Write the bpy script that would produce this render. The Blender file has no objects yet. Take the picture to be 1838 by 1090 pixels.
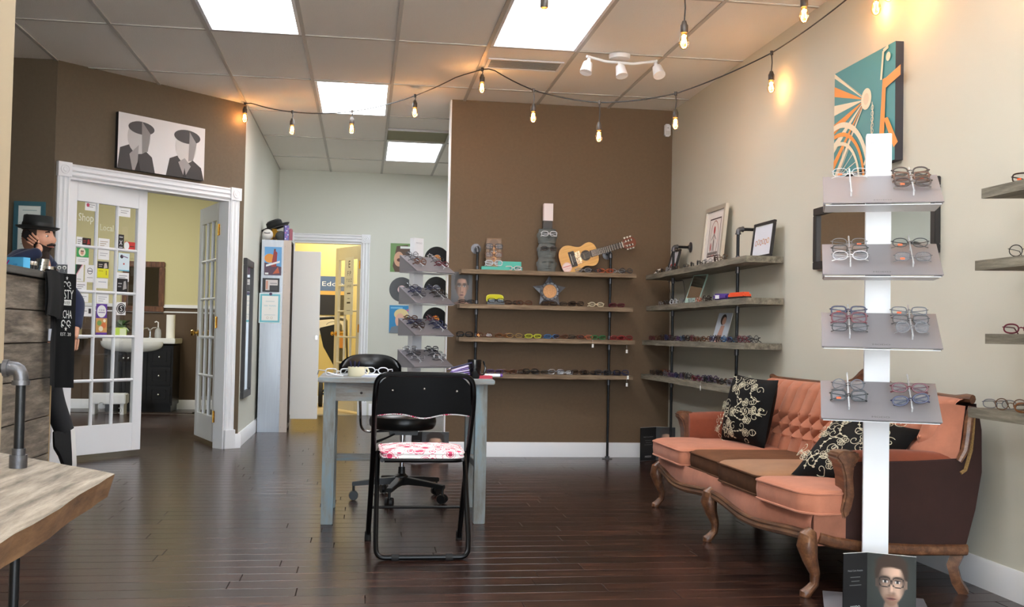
import bpy, bmesh, math, random
from mathutils import Vector as V, Matrix as M
random.seed(7)
PI = math.pi
SC = bpy.context.scene
COL = SC.collection
# ------------------------------------------------------------------ camera, world, lights, exposure
FPX, CAMH = 1872.44, 1.0091
YAW, PITCH, ROLL = 0.141344, 0.030038, 0.019946
_f = V((math.sin(YAW)*math.cos(PITCH), math.cos(YAW)*math.cos(PITCH), math.sin(PITCH)))
_r0 = V((math.cos(YAW), -math.sin(YAW), 0)); _u0 = _r0.cross(_f)
_r = math.cos(ROLL)*_r0 + math.sin(ROLL)*_u0; _u = -math.sin(ROLL)*_r0 + math.cos(ROLL)*_u0
cd = bpy.data.cameras.new('camera'); cam = bpy.data.objects.new('camera', cd); COL.objects.link(cam)
cd.sensor_fit = 'HORIZONTAL'; cd.sensor_width = 36; cd.lens = FPX/1838*36; cd.clip_start = .05; cd.clip_end = 100
cam.matrix_world = M(((_r.x, _u.x, -_f.x, 0), (_r.y, _u.y, -_f.y, 0), (_r.z, _u.z, -_f.z, CAMH), (0, 0, 0, 1)))
SC.camera = cam
w = bpy.data.worlds.new('daylight'); SC.world = w; w.use_nodes = True
bg = w.node_tree.nodes['Background']; bg.inputs[0].default_value = (.78, .89, 1.0, 1); bg.inputs[1].default_value = 5.5
SC.view_settings.view_transform = 'Standard'; SC.view_settings.look = 'None'
SC.view_settings.exposure = EXPOSURE = 0.55; SC.view_settings.gamma = 1; SC.view_settings.use_curve_mapping = False
def area(name, loc, rot, sx, sy, power, col):
    l = bpy.data.lights.new(name, 'AREA'); l.shape = 'RECTANGLE'; l.size = sx; l.size_y = sy; l.energy = power; l.color = col
    o = bpy.data.objects.new(name, l); COL.objects.link(o); o.location = loc; o.rotation_euler = rot; return o
# daylight through the shop front behind the camera
area('shopfront_portal', (.8, -1.98, 1.47), (-PI/2, 0, PI), 3.5, 2.9, 1, (1, 1, 1)).data.cycles.is_portal = True
area('bathroom_added_lamp', (-2.6, 11.4, 2.9), (0, 0, 0), .6, 1.2, 42, (1, .95, .86))  # unseen light added under the ceiling to brighten the bathroom
area('office_added_lamp', (-.2, 14.0, 2.9), (0, 0, 0), .6, 1.2, 38, (1, .93, .80))  # likewise added out of view, to brighten the office
PANEL_GLOW = 9.5       # troffer diffusers
BULB_GLOW = 14.0       # string-light filaments
sl = bpy.data.lights.new('bounce_sun', 'SUN'); sl.energy = 110; sl.angle = .01; sl.color = (1, .97, .93)
so = bpy.data.objects.new('bounce_sun', sl); COL.objects.link(so); so.rotation_euler = (math.radians(-20), 0, 0)   # light added out of view, striking only the pavement to bounce onto the ceiling
def lin(c):
    return tuple(((v/255)/12.92 if v/255 <= .04045 else ((v/255+.055)/1.055)**2.4) for v in c)
def at(px, py, axis, val):            # a measured point of the photograph at a known depth -> world point
    d = _f + _r*((px-919)/FPX) + _u*((545-py)/FPX); o = V((0, 0, CAMH))
    return o + d*((val-o[axis])/d[axis])
# ------------------------------------------------------------------ materials
MATS = {}
def mat(name, col, rough=.5, metal=0., var=0., scale=6., bump=0., bscale=80., stretch=None, col2=None, emit=0., spec=.5, alpha=1., coat=0., sheen=0., rnd=0., trans=0.):
    if name in MATS: return MATS[name]
    m = bpy.data.materials.new(name); m.use_nodes = True; nt = m.node_tree; N = nt.nodes; L = nt.links
    b = N['Principled BSDF']; c = lin(col)
    b.inputs['Base Color'].default_value = (*c, 1); b.inputs['Roughness'].default_value = rough
    b.inputs['Metallic'].default_value = metal; b.inputs['Specular IOR Level'].default_value = spec
    b.inputs['Coat Weight'].default_value = coat; b.inputs['Coat Roughness'].default_value = .15
    b.inputs['Sheen Weight'].default_value = sheen; b.inputs['Sheen Roughness'].default_value = .4
    if alpha < 1: b.inputs['Alpha'].default_value = alpha
    if trans: b.inputs['Transmission Weight'].default_value = trans
    if emit:
        b.inputs['Emission Color'].default_value = (*c, 1); b.inputs['Emission Strength'].default_value = emit
    src = None
    if var or bump:
        tc = N.new('ShaderNodeTexCoord'); mp = N.new('ShaderNodeMapping'); L.new(tc.outputs['Object'], mp.inputs[0])
        if stretch: mp.inputs['Scale'].default_value = stretch
        src = mp.outputs[0]
    cout = None
    if var:
        n = N.new('ShaderNodeTexNoise'); n.inputs['Scale'].default_value = scale; n.inputs['Detail'].default_value = 6; n.inputs['Roughness'].default_value = .65
        L.new(src, n.inputs['Vector']); r = N.new('ShaderNodeValToRGB')
        lo = lin(col2) if col2 else tuple(v*(1-var) for v in c); hi = c if col2 else tuple(min(1, v*(1+var)) for v in c)
        r.color_ramp.elements[0].color = (*lo, 1); r.color_ramp.elements[1].color = (*hi, 1)
        r.color_ramp.elements[0].position = .35; r.color_ramp.elements[1].position = .65
        L.new(n.outputs['Fac'], r.inputs[0]); cout = r.outputs[0]
    if rnd:
        oi = N.new('ShaderNodeObjectInfo'); mr = N.new('ShaderNodeMapRange'); mr.inputs[3].default_value = 1-rnd; mr.inputs[4].default_value = 1+rnd
        L.new(oi.outputs['Random'], mr.inputs[0]); hs = N.new('ShaderNodeHueSaturation'); L.new(mr.outputs[0], hs.inputs['Value'])
        if cout: L.new(cout, hs.inputs['Color'])
        else: hs.inputs['Color'].default_value = (*c, 1)
        cout = hs.outputs[0]
    if cout: L.new(cout, b.inputs['Base Color'])
    if bump:
        n2 = N.new('ShaderNodeTexNoise'); n2.inputs['Scale'].default_value = bscale; n2.inputs['Detail'].default_value = 3
        L.new(src, n2.inputs['Vector']); bp = N.new('ShaderNodeBump'); bp.inputs['Strength'].default_value = bump; bp.inputs['Distance'].default_value = .01
        L.new(n2.outputs['Fac'], bp.inputs['Height']); L.new(bp.outputs[0], b.inputs['Normal'])
    MATS[name] = m; return m
def glass(name, tint=(255, 255, 255), refl=.12, rough=.02):
    if name in MATS: return MATS[name]
    m = bpy.data.materials.new(name); m.use_nodes = True; nt = m.node_tree; N = nt.nodes; L = nt.links
    N.remove(N['Principled BSDF']); t = N.new('ShaderNodeBsdfTransparent'); g = N.new('ShaderNodeBsdfGlossy'); x = N.new('ShaderNodeMixShader')
    fr = N.new('ShaderNodeFresnel'); ad = N.new('ShaderNodeMath'); ad.operation = 'MULTIPLY_ADD'; ad.inputs[1].default_value = .45 if refl > .2 else 1; ad.inputs[2].default_value = 0 if refl > .2 else refl*.1
    L.new(fr.outputs[0], ad.inputs[0]); t.inputs[0].default_value = (*lin(tint), 1); g.inputs['Roughness'].default_value = rough
    L.new(ad.outputs[0], x.inputs[0]); L.new(t.outputs[0], x.inputs[1]); L.new(g.outputs[0], x.inputs[2]); L.new(x.outputs[0], N['Material Output'].inputs[0])
    MATS[name] = m; return m
def print_mat(name='print_ink', rough=.45):
    if name in MATS: return MATS[name]
    m = bpy.data.materials.new(name); m.use_nodes = True; N = m.node_tree.nodes
    a = N.new('ShaderNodeAttribute'); a.attribute_name = 'Col'; m.node_tree.links.new(a.outputs['Color'], N['Principled BSDF'].inputs['Base Color'])
    N['Principled BSDF'].inputs['Roughness'].default_value = rough; MATS[name] = m; return m
def wood(name, a, b, c, axis=0, scale=3., rough=.7, rnd=.12, bump=.5, attr=False, streak=18.):
    """grained timber: three tones streaked along one axis"""
    if name in MATS: return MATS[name]
    m = bpy.data.materials.new(name); m.use_nodes = True; nt = m.node_tree; N = nt.nodes; L = nt.links; p = N['Principled BSDF']; p.inputs['Roughness'].default_value = rough
    tc = N.new('ShaderNodeTexCoord'); oi = N.new('ShaderNodeObjectInfo'); ad = N.new('ShaderNodeVectorMath'); ad.operation = 'ADD'
    cb = N.new('ShaderNodeCombineXYZ'); mu = N.new('ShaderNodeMath'); mu.operation = 'MULTIPLY'; mu.inputs[1].default_value = 37
    rv = oi.outputs['Random']
    if attr:
        at_ = N.new('ShaderNodeAttribute'); at_.attribute_name = 'rnd'; rv = at_.outputs['Fac']
    L.new(rv, mu.inputs[0]); L.new(mu.outputs[0], cb.inputs[0]); L.new(mu.outputs[0], cb.inputs[1])
    L.new(tc.outputs['Object'], ad.inputs[0]); L.new(cb.outputs[0], ad.inputs[1])
    mp = N.new('ShaderNodeMapping'); s = [streak]*3; s[axis] = 1.; mp.inputs['Scale'].default_value = s; L.new(ad.outputs[0], mp.inputs[0])
    n = N.new('ShaderNodeTexNoise'); n.inputs['Scale'].default_value = scale; n.inputs['Detail'].default_value = 8; n.inputs['Roughness'].default_value = .7; L.new(mp.outputs[0], n.inputs['Vector'])
    r = N.new('ShaderNodeValToRGB'); e = r.color_ramp.elements; e[0].position = .3; e[1].position = .72; e[0].color = (*lin(a), 1); e[1].color = (*lin(c), 1)
    k = e.new(.5); k.color = (*lin(b), 1); L.new(n.outputs['Fac'], r.inputs[0])
    mr = N.new('ShaderNodeMapRange'); mr.inputs[3].default_value = 1-rnd; mr.inputs[4].default_value = 1+rnd; L.new(rv, mr.inputs[0])
    hs = N.new('ShaderNodeHueSaturation'); L.new(mr.outputs[0], hs.inputs['Value']); L.new(r.outputs[0], hs.inputs['Color']); L.new(hs.outputs[0], p.inputs['Base Color'])
    if bump:
        bp = N.new('ShaderNodeBump'); bp.inputs['Strength'].default_value = bump; bp.inputs['Distance'].default_value = .004; L.new(n.outputs['Fac'], bp.inputs['Height']); L.new(bp.outputs[0], p.inputs['Normal'])
    MATS[name] = m; return m
# ------------------------------------------------------------------ mesh building
ID = M.Identity(4)
def frame_m(o, x, y, z=None):
    x = V(x).normalized(); y = V(y).normalized(); z = V(z).normalized() if z else x.cross(y).normalized()
    return M(((x.x, y.x, z.x, o[0]), (x.y, y.y, z.y, o[1]), (x.z, y.z, z.z, o[2]), (0, 0, 0, 1)))
class MB:
    def __init__(s): s.bm = bmesh.new(); s.mi = 0; s.T = ID
    def v(s, p): return s.bm.verts.new(s.T @ V(p))
    def f(s, vs):
        try: f = s.bm.faces.new(vs); f.material_index = s.mi; return f
        except ValueError: return None
    def box(s, x0, x1, y0, y1, z0, z1):
        v = [s.v((x, y, z)) for x in (x0, x1) for y in (y0, y1) for z in (z0, z1)]
        for q in ((0, 1, 3, 2), (4, 6, 7, 5), (0, 4, 5, 1), (2, 3, 7, 6), (0, 2, 6, 4), (1, 5, 7, 3)): s.f([v[i] for i in q])
        return s
    def beam(s, p0, p1, w, h, up=(0, 0, 1)):
        p0 = V(p0); p1 = V(p1); d = (p1-p0).normalized(); sd = d.cross(V(up)).normalized(); u = sd.cross(d)
        a = [s.v(p + sd*(i*w/2) + u*(j*h/2)) for p in (p0, p1) for i, j in ((-1, -1), (1, -1), (1, 1), (-1, 1))]
        for q in ((3, 2, 1, 0), (4, 5, 6, 7), (0, 1, 5, 4), (1, 2, 6, 5), (2, 3, 7, 6), (3, 0, 4, 7)): s.f([a[i] for i in q])
        return s
    def loft(s, rings, closed=True, cap=True, loop=False):
        R = [[s.v(p) for p in r] for r in rings]; n = len(R[0]); k = len(R)
        for i in range(k if loop else k-1):
            A, B = R[i], R[(i+1) % k]
            for j in range(n if closed else n-1): s.f((A[j], A[(j+1) % n], B[(j+1) % n], B[j]))
        if cap and closed and not loop: s.f(R[0][::-1]); s.f(R[-1])
        return s
    def tube(s, pts, r, n=8, closed=False, cap=True, flat=1.):
        pts = [V(p) for p in pts]; k = len(pts); rr = r if isinstance(r, (list, tuple)) else [r]*k
        T = []
        for i in range(k):
            a = pts[(i-1) % k] if (closed or i) else pts[i]; b = pts[(i+1) % k] if (closed or i < k-1) else pts[i]
            T.append((b-a).normalized())
        up = V((0, 0, 1)) if abs(T[0].z) < .9 else V((1, 0, 0)); u = (up - T[0]*up.dot(T[0])).normalized(); rings = []
        for i in range(k):
            u = (u - T[i]*u.dot(T[i]))
            u = u.normalized() if u.length > 1e-6 else T[i].orthogonal().normalized()
            b = T[i].cross(u)
            rings.append([pts[i] + (u*math.cos(2*PI*j/n)*flat + b*math.sin(2*PI*j/n))*rr[i] for j in range(n)])
        return s.loft(rings, cap=cap, loop=closed)
    def cyl(s, p0, p1, r0, r1=None, n=12): return s.tube([p0, p1], [r0, r0 if r1 is None else r1], n)
    def lathe(s, prof, n=20, T=None):
        T = T or ID; rings = [[T @ V((max(r, 1e-5)*math.cos(2*PI*j/n), max(r, 1e-5)*math.sin(2*PI*j/n), z)) for j in range(n)] for r, z in prof]
        return s.loft(rings)
    def prism(s, poly, d0, d1, T=None):
        T = T or ID; a = [s.v(T @ V((x, y, d0))) for x, y in poly]; b = [s.v(T @ V((x, y, d1))) for x, y in poly]; n = len(a)
        s.f(a[::-1]); s.f(b)
        for i in range(n): s.f((a[i], a[(i+1) % n], b[(i+1) % n], b[i]))
        return s
    def ball(s, c, r, n=16, m=10, T=None):
        r = (r, r, r) if not isinstance(r, (tuple, list)) else r; T = T or ID; c = V(c)
        rings = [[T @ (c + V((r[0]*math.sin(PI*i/m)*math.cos(2*PI*j/n), r[1]*math.sin(PI*i/m)*math.sin(2*PI*j/n), -r[2]*math.cos(PI*i/m)))) for j in range(n)] for i in range(1, m)]
        b = s.v(T @ (c - V((0, 0, r[2])))); t = s.v(T @ (c + V((0, 0, r[2]))))
        R = [[s.v(p) for p in q] for q in rings]
        for i in range(len(R)-1):
            for j in range(n): s.f((R[i][j], R[i][(j+1) % n], R[i+1][(j+1) % n], R[i+1][j]))
        for j in range(n): s.f((b, R[0][(j+1) % n], R[0][j])); s.f((t, R[-1][j], R[-1][(j+1) % n]))
        return s
    def grid(s, fn, nu, nv):
        R = [[s.v(fn(i/nu, j/nv)) for j in range(nv+1)] for i in range(nu+1)]
        for i in range(nu):
            for j in range(nv): s.f((R[i][j], R[i+1][j], R[i+1][j+1], R[i][j+1]))
        return s
    def mesh(s, name, mats, bevel=0, smooth=True, seg=2):
        bm = s.bm; bmesh.ops.recalc_face_normals(bm, faces=bm.faces)
        if bevel:
            es = [e for e in bm.edges if len(e.link_faces) == 2 and e.calc_face_angle(0) > .5]
            try: bmesh.ops.bevel(bm, geom=es, offset=bevel, segments=seg, affect='EDGES', clamp_overlap=True)
            except Exception: pass
        me = bpy.data.meshes.new(name); bm.to_mesh(me); bm.free()
        for m in (mats if isinstance(mats, (list, tuple)) else [mats]): me.materials.append(m)
        if smooth:
            me.shade_smooth(); me.set_sharp_from_angle(angle=.62)
        return me
    def build(s, name, mats, parent=None, **k): return link(name, s.mesh(name, mats, **k), parent)
WORLD = [False]         # when True, part vertices are given in world coordinates
def link(name, me, parent=None, loc=None):
    o = bpy.data.objects.new(name, me); COL.objects.link(o)
    if parent:
        o.parent = parent
        if WORLD[0]: o.matrix_parent_inverse = parent.matrix_basis.inverted()
    if loc is not None: o.location = loc
    return o
def tag(o, label, cat, group=None, kind=None):
    o['label'] = label; o['category'] = cat
    if group: o['group'] = group
    if kind: o['kind'] = kind
    return o
def thing(name, label, cat, loc=(0, 0, 0), rz=0., group=None, kind=None, mw=None):
    o = bpy.data.objects.new(name, None); COL.objects.link(o); o.empty_display_size = .05
    if mw is not None: o.matrix_world = mw
    else: o.location = loc; o.rotation_euler = (0, 0, rz)
    return tag(o, label, cat, group, kind)
def struct(name, mb, mats, label, cat, **k): return tag(mb.build(name, mats, **k), label, cat, kind='structure')
def dup(root, loc=None, rz=None, mw=None, label=None, group=None):
    def cp(o, par):
        c = o.copy(); COL.objects.link(c); c.parent = par
        for ch in o.children: cp(ch, c)
        return c
    r = cp(root, None)
    if mw is not None: r.matrix_world = mw
    if loc is not None: r.location = loc
    if rz is not None: r.rotation_euler = (0, 0, rz)
    if label: r['label'] = label
    if group: r['group'] = group
    return r
# flat printed art: coloured polygons on a panel, u right, v up, in metres
_TXT = {}
def text_mesh(t):
    if t not in _TXT:
        c = bpy.data.curves.new('t', 'FONT'); c.body = t; c.size = 1; c.resolution_u = 2; o = bpy.data.objects.new('t', c); COL.objects.link(o)
        dg = bpy.context.evaluated_depsgraph_get(); me = o.evaluated_get(dg).to_mesh()
        vs = [(v.co.x, v.co.y) for v in me.vertices]; fs = [tuple(p.vertices) for p in me.polygons]
        bpy.data.objects.remove(o); bpy.data.curves.remove(c); _TXT[t] = (vs, fs)
    return _TXT[t]
class Print:
    def __init__(s): s.V = []; s.F = []; s.C = []; s.k = 0
    def poly(s, pts, col):
        b = len(s.V); z = s.k*.00025; s.k += 1; s.V += [(x, y, z) for x, y in pts]; s.F.append(tuple(range(b, b+len(pts)))); s.C.append(lin(col)); return s
    def rect(s, x, y, w, h, col): return s.poly([(x, y), (x+w, y), (x+w, y+h), (x, y+h)], col)
    def disc(s, x, y, rx, col, ry=None, n=24): ry = ry or rx; return s.poly([(x+rx*math.cos(2*PI*i/n), y+ry*math.sin(2*PI*i/n)) for i in range(n)], col)
    def line(s, pts, wd, col):
        for (a, b), (c, d) in zip(pts, pts[1:]):
            l = math.hypot(c-a, d-b) or 1; nx, ny = -(d-b)/l*wd/2, (c-a)/l*wd/2
            s.poly([(a+nx, b+ny), (a-nx, b-ny), (c-nx, d-ny), (c+nx, d+ny)], col); s.k -= 1
        s.k += 1; return s
    def arc(s, x, y, r, a0, a1, wd, col, n=18, ry=None):
        ry = ry or r
        return s.line([(x+r*math.cos(a0+(a1-a0)*i/n), y+ry*math.sin(a0+(a1-a0)*i/n)) for i in range(n+1)], wd, col)
    def text(s, t, x, y, h, col, wmax=None, align='c', wd=None):
        vs, fs = text_mesh(t)
        if not vs: return s
        x0 = min(v[0] for v in vs); x1 = max(v[0] for v in vs); k = h/.72; kx = (wd/(x1-x0)) if wd else k
        if wmax and kx*(x1-x0) > wmax: kx = wmax/(x1-x0)
        ox = x - {'c': (x0+x1)/2, 'l': x0, 'r': x1}[align]*kx; b = len(s.V); z = s.k*.00025; s.k += 1
        s.V += [(ox+a*kx, y+c*k, z) for a, c in vs]
        for f in fs: s.F.append(tuple(b+i for i in f)); s.C.append(lin(col))
        return s
    def build(s, name, parent, T, m=None):
        fn = T if callable(T) else (lambda p: T @ V(p))
        me = bpy.data.meshes.new(name); me.from_pydata([tuple(fn(p)) for p in s.V], [], s.F)
        at_ = me.color_attributes.new('Col', 'FLOAT_COLOR', 'CORNER'); i = 0
        for p, c in zip(me.polygons, s.C):
            for _ in range(p.loop_total): at_.data[i].color = (*c, 1); i += 1
        me.materials.append(m or print_mat()); return link(name, me, parent)
def portrait(p, x, y, w, h, hair=(30, 24, 22), skin=(214, 170, 145), bg_=(28, 30, 32), beard=None, specs=(24, 20, 20), long=False, nu=40, nv=54, zoom=.80):
    """a head-and-shoulders photograph printed on a panel: a fine mosaic of tones"""
    def sm(t): t = max(0, min(1, t)); return t*t*(3-2*t)
    def ell(u, v, cx, cy, rx, ry, soft=.12): d = math.hypot((u-cx)/rx, (v-cy)/ry); return sm((1+soft-d)/(2*soft))
    def mix(a, b, t): return tuple(i+(j-i)*t for i, j in zip(a, b))
    def col(u, v):
        c = mix(bg_, tuple(i*1.5+8 for i in bg_), sm(1-math.hypot(u-.5, v-.5)*1.3))
        hy = .66 if not long else .58
        c = mix(c, hair, ell(u, v, .5, hy, .27 if not long else .33, .27 if not long else .36))
        lit = .62+.38*sm((u-.22)/.5)
        c = mix(c, tuple(i*lit*.8 for i in skin), max(ell(u, v, .5, -.02, .52, .20), ell(u, v, .5, .16, .13, .2)))
        for s in (-1, 1): c = mix(c, tuple(i*.6*lit for i in skin), ell(u, v, .5+s*.235, .53, .03, .06))
        k = .225 if v > .5 else .225*(1-.42*((.5-v)/.3)**1.6 if v > .2 else .58)
        f = ell(u, v, .5, .52, k, .28, .08)
        tone = lit*(1-.45*sm((abs(u-.5)-.10)/.13))*(1-.25*sm((.36-v)/.15))
        for s in (-1, 1): tone *= 1-.35*ell(u, v, .5+s*.10, .585, .085, .045, .6)
        tone *= 1-.28*ell(u, v, .525, .405, .045, .02, .7); tone *= 1-.15*ell(u, v, .465, .48, .02, .09, .8); tone *= 1+.18*ell(u, v, .505, .46, .018, .10, .9); tone *= 1+.12*ell(u, v, .5, .68, .12, .06, .9)
        fc = tuple(min(255, i*tone) for i in skin)
        if beard: fc = mix(fc, tuple(i*lit for i in beard), .75*max(ell(u, v, .5, .27, .16, .12, .4)-ell(u, v, .5, .335, .075, .022, .5), ell(u, v, .5, .375, .09, .018, .6)))
        fc = mix(fc, (150*lit, 92*lit, 84*lit), ell(u, v, .5, .335, .072, .020, .4)); fc = mix(fc, (70, 40, 38), ell(u, v, .5, .336, .068, .004, .8))
        for s in (-1, 1):
            ex = .5+s*.10; fc = mix(fc, (214, 210, 206), ell(u, v, ex, .555, .046, .017, .3)); fc = mix(fc, (40, 48, 50), ell(u, v, ex, .556, .018, .018, .3)); fc = mix(fc, tuple(i*.7 for i in hair), .85*ell(u, v, ex+s*.005, .612, .062, .010, .6)); fc = mix(fc, (34, 26, 24), ell(u, v, ex, .571, .048, .005, .6))
        c = mix(c, fc, f)
        if not long: c = mix(c, hair, ell(u, v, .5, .80, .25, .085, .25)*sm((v-.70-.03*math.cos((u-.5)*9))/.03))
        else: c = mix(c, hair, max(ell(u, v, .5, .82, .22, .06, .3), 0))
        if specs:
            for s in (-1, 1):
                dx = abs(u-(.5+s*.108))/.092; dy = abs(v-.55)/.062; d = (dx**3+dy**3)**(1/3); c = mix(c, specs, sm(1-abs(d-1)/.16))
            if abs(u-.5) < .022: c = mix(c, specs, sm(1-abs(v-.566)/.012))
        return c
    for i in range(nu):
        for j in range(nv):
            b = len(p.V); X, Y = x+w*i/nu, y+h*j/nv; dx, dy = w/nu, h/nv; p.V += [(X, Y, 0), (X+dx, Y, 0), (X+dx, Y+dy, 0), (X, Y+dy, 0)]; p.F.append((b, b+1, b+2, b+3)); p.C.append(lin(tuple(max(0, min(255, q)) for q in col(.5+((i+.5)/nu-.5)*zoom, .54+((j+.5)/nv-.54)*zoom))))
    p.k += 1; return p
# ------------------------------------------------------------------ materials of the room
cream = mat('cream_wall_paint', (208, 205, 191), .75, bump=.06, bscale=250)
hallw = mat('hall_wall_paint', (212, 213, 203), .75, bump=.06, bscale=250)
brown = mat('brown_wall_paint', (104, 83, 60), .7, var=.05, scale=40, bump=.08, bscale=220)
brown2 = mat('dark_brown_wall_paint', (96, 82, 64), .7, var=.05, scale=40)
olive = mat('olive_cream_paint', (205, 198, 152), .75)
yellow = mat('yellow_office_paint', (220, 200, 132), .7)
white = mat('white_gloss_trim', (236, 237, 240), .35)
tilem = mat('ceiling_tile_board', (244, 240, 233), .9, bump=.25, bscale=160, rnd=.02)
gridm = mat('ceiling_grid_metal', (186, 182, 176), .5)
D, W, H = 8.575, 2.573, 2.9445
XA, Y1, T = -1.6505, 6.917, .61
XH, DF = -1.037, 12.78            # hall side wall, hall far wall
Q = V((-1.037, 9.17, 0)); E1 = V((-.70711, -.70711, 0)); NB = V((-.70711, .70711, 0))   # diagonal wall: corner, along, behind
def dg(s, b=0., z=0.): return Q + E1*s + NB*b + V((0, 0, z))
DGM = frame_m(Q, -E1, (0, 0, 1))      # local x runs to the corner, y up, z towards the room
# floor
fb = struct('floor', MB().box(-6, 3.6, -2, 12.9, -.1, -.012), mat('floor_gap_highlight', (116, 108, 100), .7), 'dark brown glossy laminate floor of narrow planks', 'floor')  # pale gap colour stands in for bevel highlights at the plank ends
plankm = wood('dark_laminate', (17, 10, 8), (42, 25, 20), (98, 58, 41), 0, 2.2, .25, .34, .04)
plankm2 = wood('dark_laminate_far', (17, 10, 8), (42, 25, 20), (98, 58, 41), 0, 2.2, .25, .34, .04, attr=True)
for m_ in (plankm, plankm2): m_.node_tree.nodes['Principled BSDF'].inputs['Specular IOR Level'].default_value = .5
PW_, PL_ = .127, 1.22
def chamf(mb, x0, x1, y0, y1, z0, z1, c=.0016):
    a = [mb.v(p) for p in ((x0, y0, z0), (x1, y0, z0), (x1, y1, z0), (x0, y1, z0))]; b = [mb.v(p) for p in ((x0, y0, z1-c), (x1, y0, z1-c), (x1, y1, z1-c), (x0, y1, z1-c))]
    t = [mb.v(p) for p in ((x0+c, y0+c, z1), (x1-c, y0+c, z1), (x1-c, y1-c, z1), (x0+c, y1-c, z1))]; fs = [mb.f(t)]
    for i in range(4): j = (i+1) % 4; fs += [mb.f((a[i], a[j], b[j], b[i])), mb.f((b[i], b[j], t[j], t[i]))]
    return fs
pm = MB(); chamf(pm, -PL_/2+.0012, PL_/2-.0012, -PW_/2+.0004, PW_/2-.0006, -.0125, 0); pme = pm.mesh('plank', plankm, smooth=False)
far = MB(); rl = far.bm.faces.layers.float.new('rnd'); nrow = 0
for k in range(int((12.8+1.9)/PW_)):
    yy = -1.9+PW_*(k+.5); off = random.uniform(-PL_, 0)
    x = -5.6+off if yy > 7.9 else (-3.2+off if yy > 3.1 else -1.3+off)
    while x < W+.02:
        x1 = x+PL_
        if 3.3 < yy < 6.6 and x > -2.3 and x < 2.6:
            c0 = min(x1, W)
            if c0-x > PL_-.01: link('plank', pme, fb, (x+PL_/2, yy, 0))
            elif c0-x > .05:
                m1 = MB(); chamf(m1, -(c0-x)/2+.0008, (c0-x)/2, -PW_/2+.0006, PW_/2-.0006, -.0125, 0); link('plank', m1.mesh('plank', plankm, smooth=False), fb, ((x+c0)/2, yy, 0))
        elif x < W:
            q = random.random()
            for f in chamf(far, x+.0008, min(x1, W+(.9 if yy > 8.7 else 0))-.0008, yy-PW_/2+.0006, yy+PW_/2-.0006, -.0125, 0):
                if f: f[rl] = q
        x = x1
fo = far.build('plank_field', plankm2, fb, smooth=False); fo['kind'] = 'stuff'
struct('floor_office', MB().box(-2, 1.6, 12.9, 15.2, -.1, -.002), mat('beige_office_floor', (196, 178, 140), .4), 'pale beige floor of the yellow office behind the hall door', 'floor')
struct('floor_bathroom', MB().box(-6, -1.05, 12.9, 13.6, -.1, -.002), mat('bath_floor', (58, 46, 40), .3), 'dark floor strip at the back of the bathroom', 'floor')
# ceiling: slab, tiles, grid bars
ce = struct('ceiling', MB().box(-6, 3.6, -2, 15.2, H+.03, H+.13), gridm, 'suspended ceiling of off-white rectangular tiles', 'ceiling')
tm = MB(); tm.box(-T/2+.012, T/2-.012, -T+.012, T-.012, .004, .02); tme = tm.mesh('ceiling_tile', tilem, smooth=False)
LIGHTS = [(1, -1), (4, -1), (2, 1), (3, 3), (1, -3), (4, -3), (1, -5), (4, -5), (6, 2), (6, 3)]    # (column, row) of the troffers, columns from x=XA; last two added unseen to brighten the hall
def behind(x, y): return (x-Q.x) - (y-Q.y) < -.25 and y < DF and x < XH-.1
tm2 = MB().box(-T/2+.012, T/2-.012, -.285, .60-.012, .004, .02).mesh('ceiling_tile', tilem, smooth=False)
for i in range(-2, 8):
    for j in range(-6, 5):
        cx = XA+T*(i+.5); cy = Y1+2*T*(j+.5)
        if (i, j) in LIGHTS or behind(cx-T/2, cy+T) and behind(cx+T/2, cy-T) or cx-T/2 > W+1.3: continue
        if (i, j) == (3, 2):
            link('ceiling_tile', MB().box(-T/2+.012, T/2-.012, -T+.012, -.06, .004, .02).mesh('ceiling_tile', tilem, smooth=False), ce, (cx, cy, H)); continue
        if cy > DF: continue
        link('ceiling_tile', tme, ce, (cx, cy, H))
bar1 = MB().box(-.012, .012, -10.4, 4.9, -.003, .03).mesh('grid_bar', gridm, smooth=False)
for i in range(-1, 8): link('grid_bar', bar1, ce, (XA+T*i, 7.9, H))
bar2 = MB().box(-3, 3.2, -.012, .012, -.002, .03).mesh('grid_bar', gridm, smooth=False)
for j in range(-7, 5): link('grid_bar', bar2, ce, (.1, Y1+2*T*j, H))
# troffers
glow = mat('lit_diffuser', (244, 249, 255), .5, emit=PANEL_GLOW)
lab = {(1, -1): 'large lit ceiling panel nearest the door side of the shop', (4, -1): 'large lit ceiling panel towards the sofa wall', (2, 1): 'lit ceiling panel at the mouth of the hall',
       (3, 3): 'lit ceiling panel at the far end of the hall beside an olive panel', (1, -3): 'ceiling panel over the shop front, door side', (4, -3): 'ceiling panel over the shop front, sofa side', (1, -5): 'ceiling panel by the shop window, door side', (4, -5): 'ceiling panel by the shop window, sofa side', (6, 2): 'unseen lit ceiling panel added behind the brown partition to brighten the hall', (6, 3): 'unseen lit ceiling panel added in the hall corner to brighten the hall'}
for i, j in LIGHTS:
    cx = XA+T*(i+.5); cy = Y1+2*T*(j+.5)
    t = thing('ceiling_light', lab[(i, j)], 'ceiling light', (cx, cy, H), group='fluorescent ceiling panels')
    f = MB(); a, b = T/2-.013, T-.013
    for x0, x1, y0, y1 in ((-a, a, -b, -b+.02), (-a, a, b-.02, b), (-a, -a+.02, -b+.02, b-.02), (a-.02, a, -b+.02, b-.02)): f.box(x0, x1, y0, y1, -.004, .028)
    f.build('frame', white, t); MB().box(-a+.02, a-.02, -b+.02, b-.02, .004, .01).build('diffuser', glow, t, smooth=False)
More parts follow.
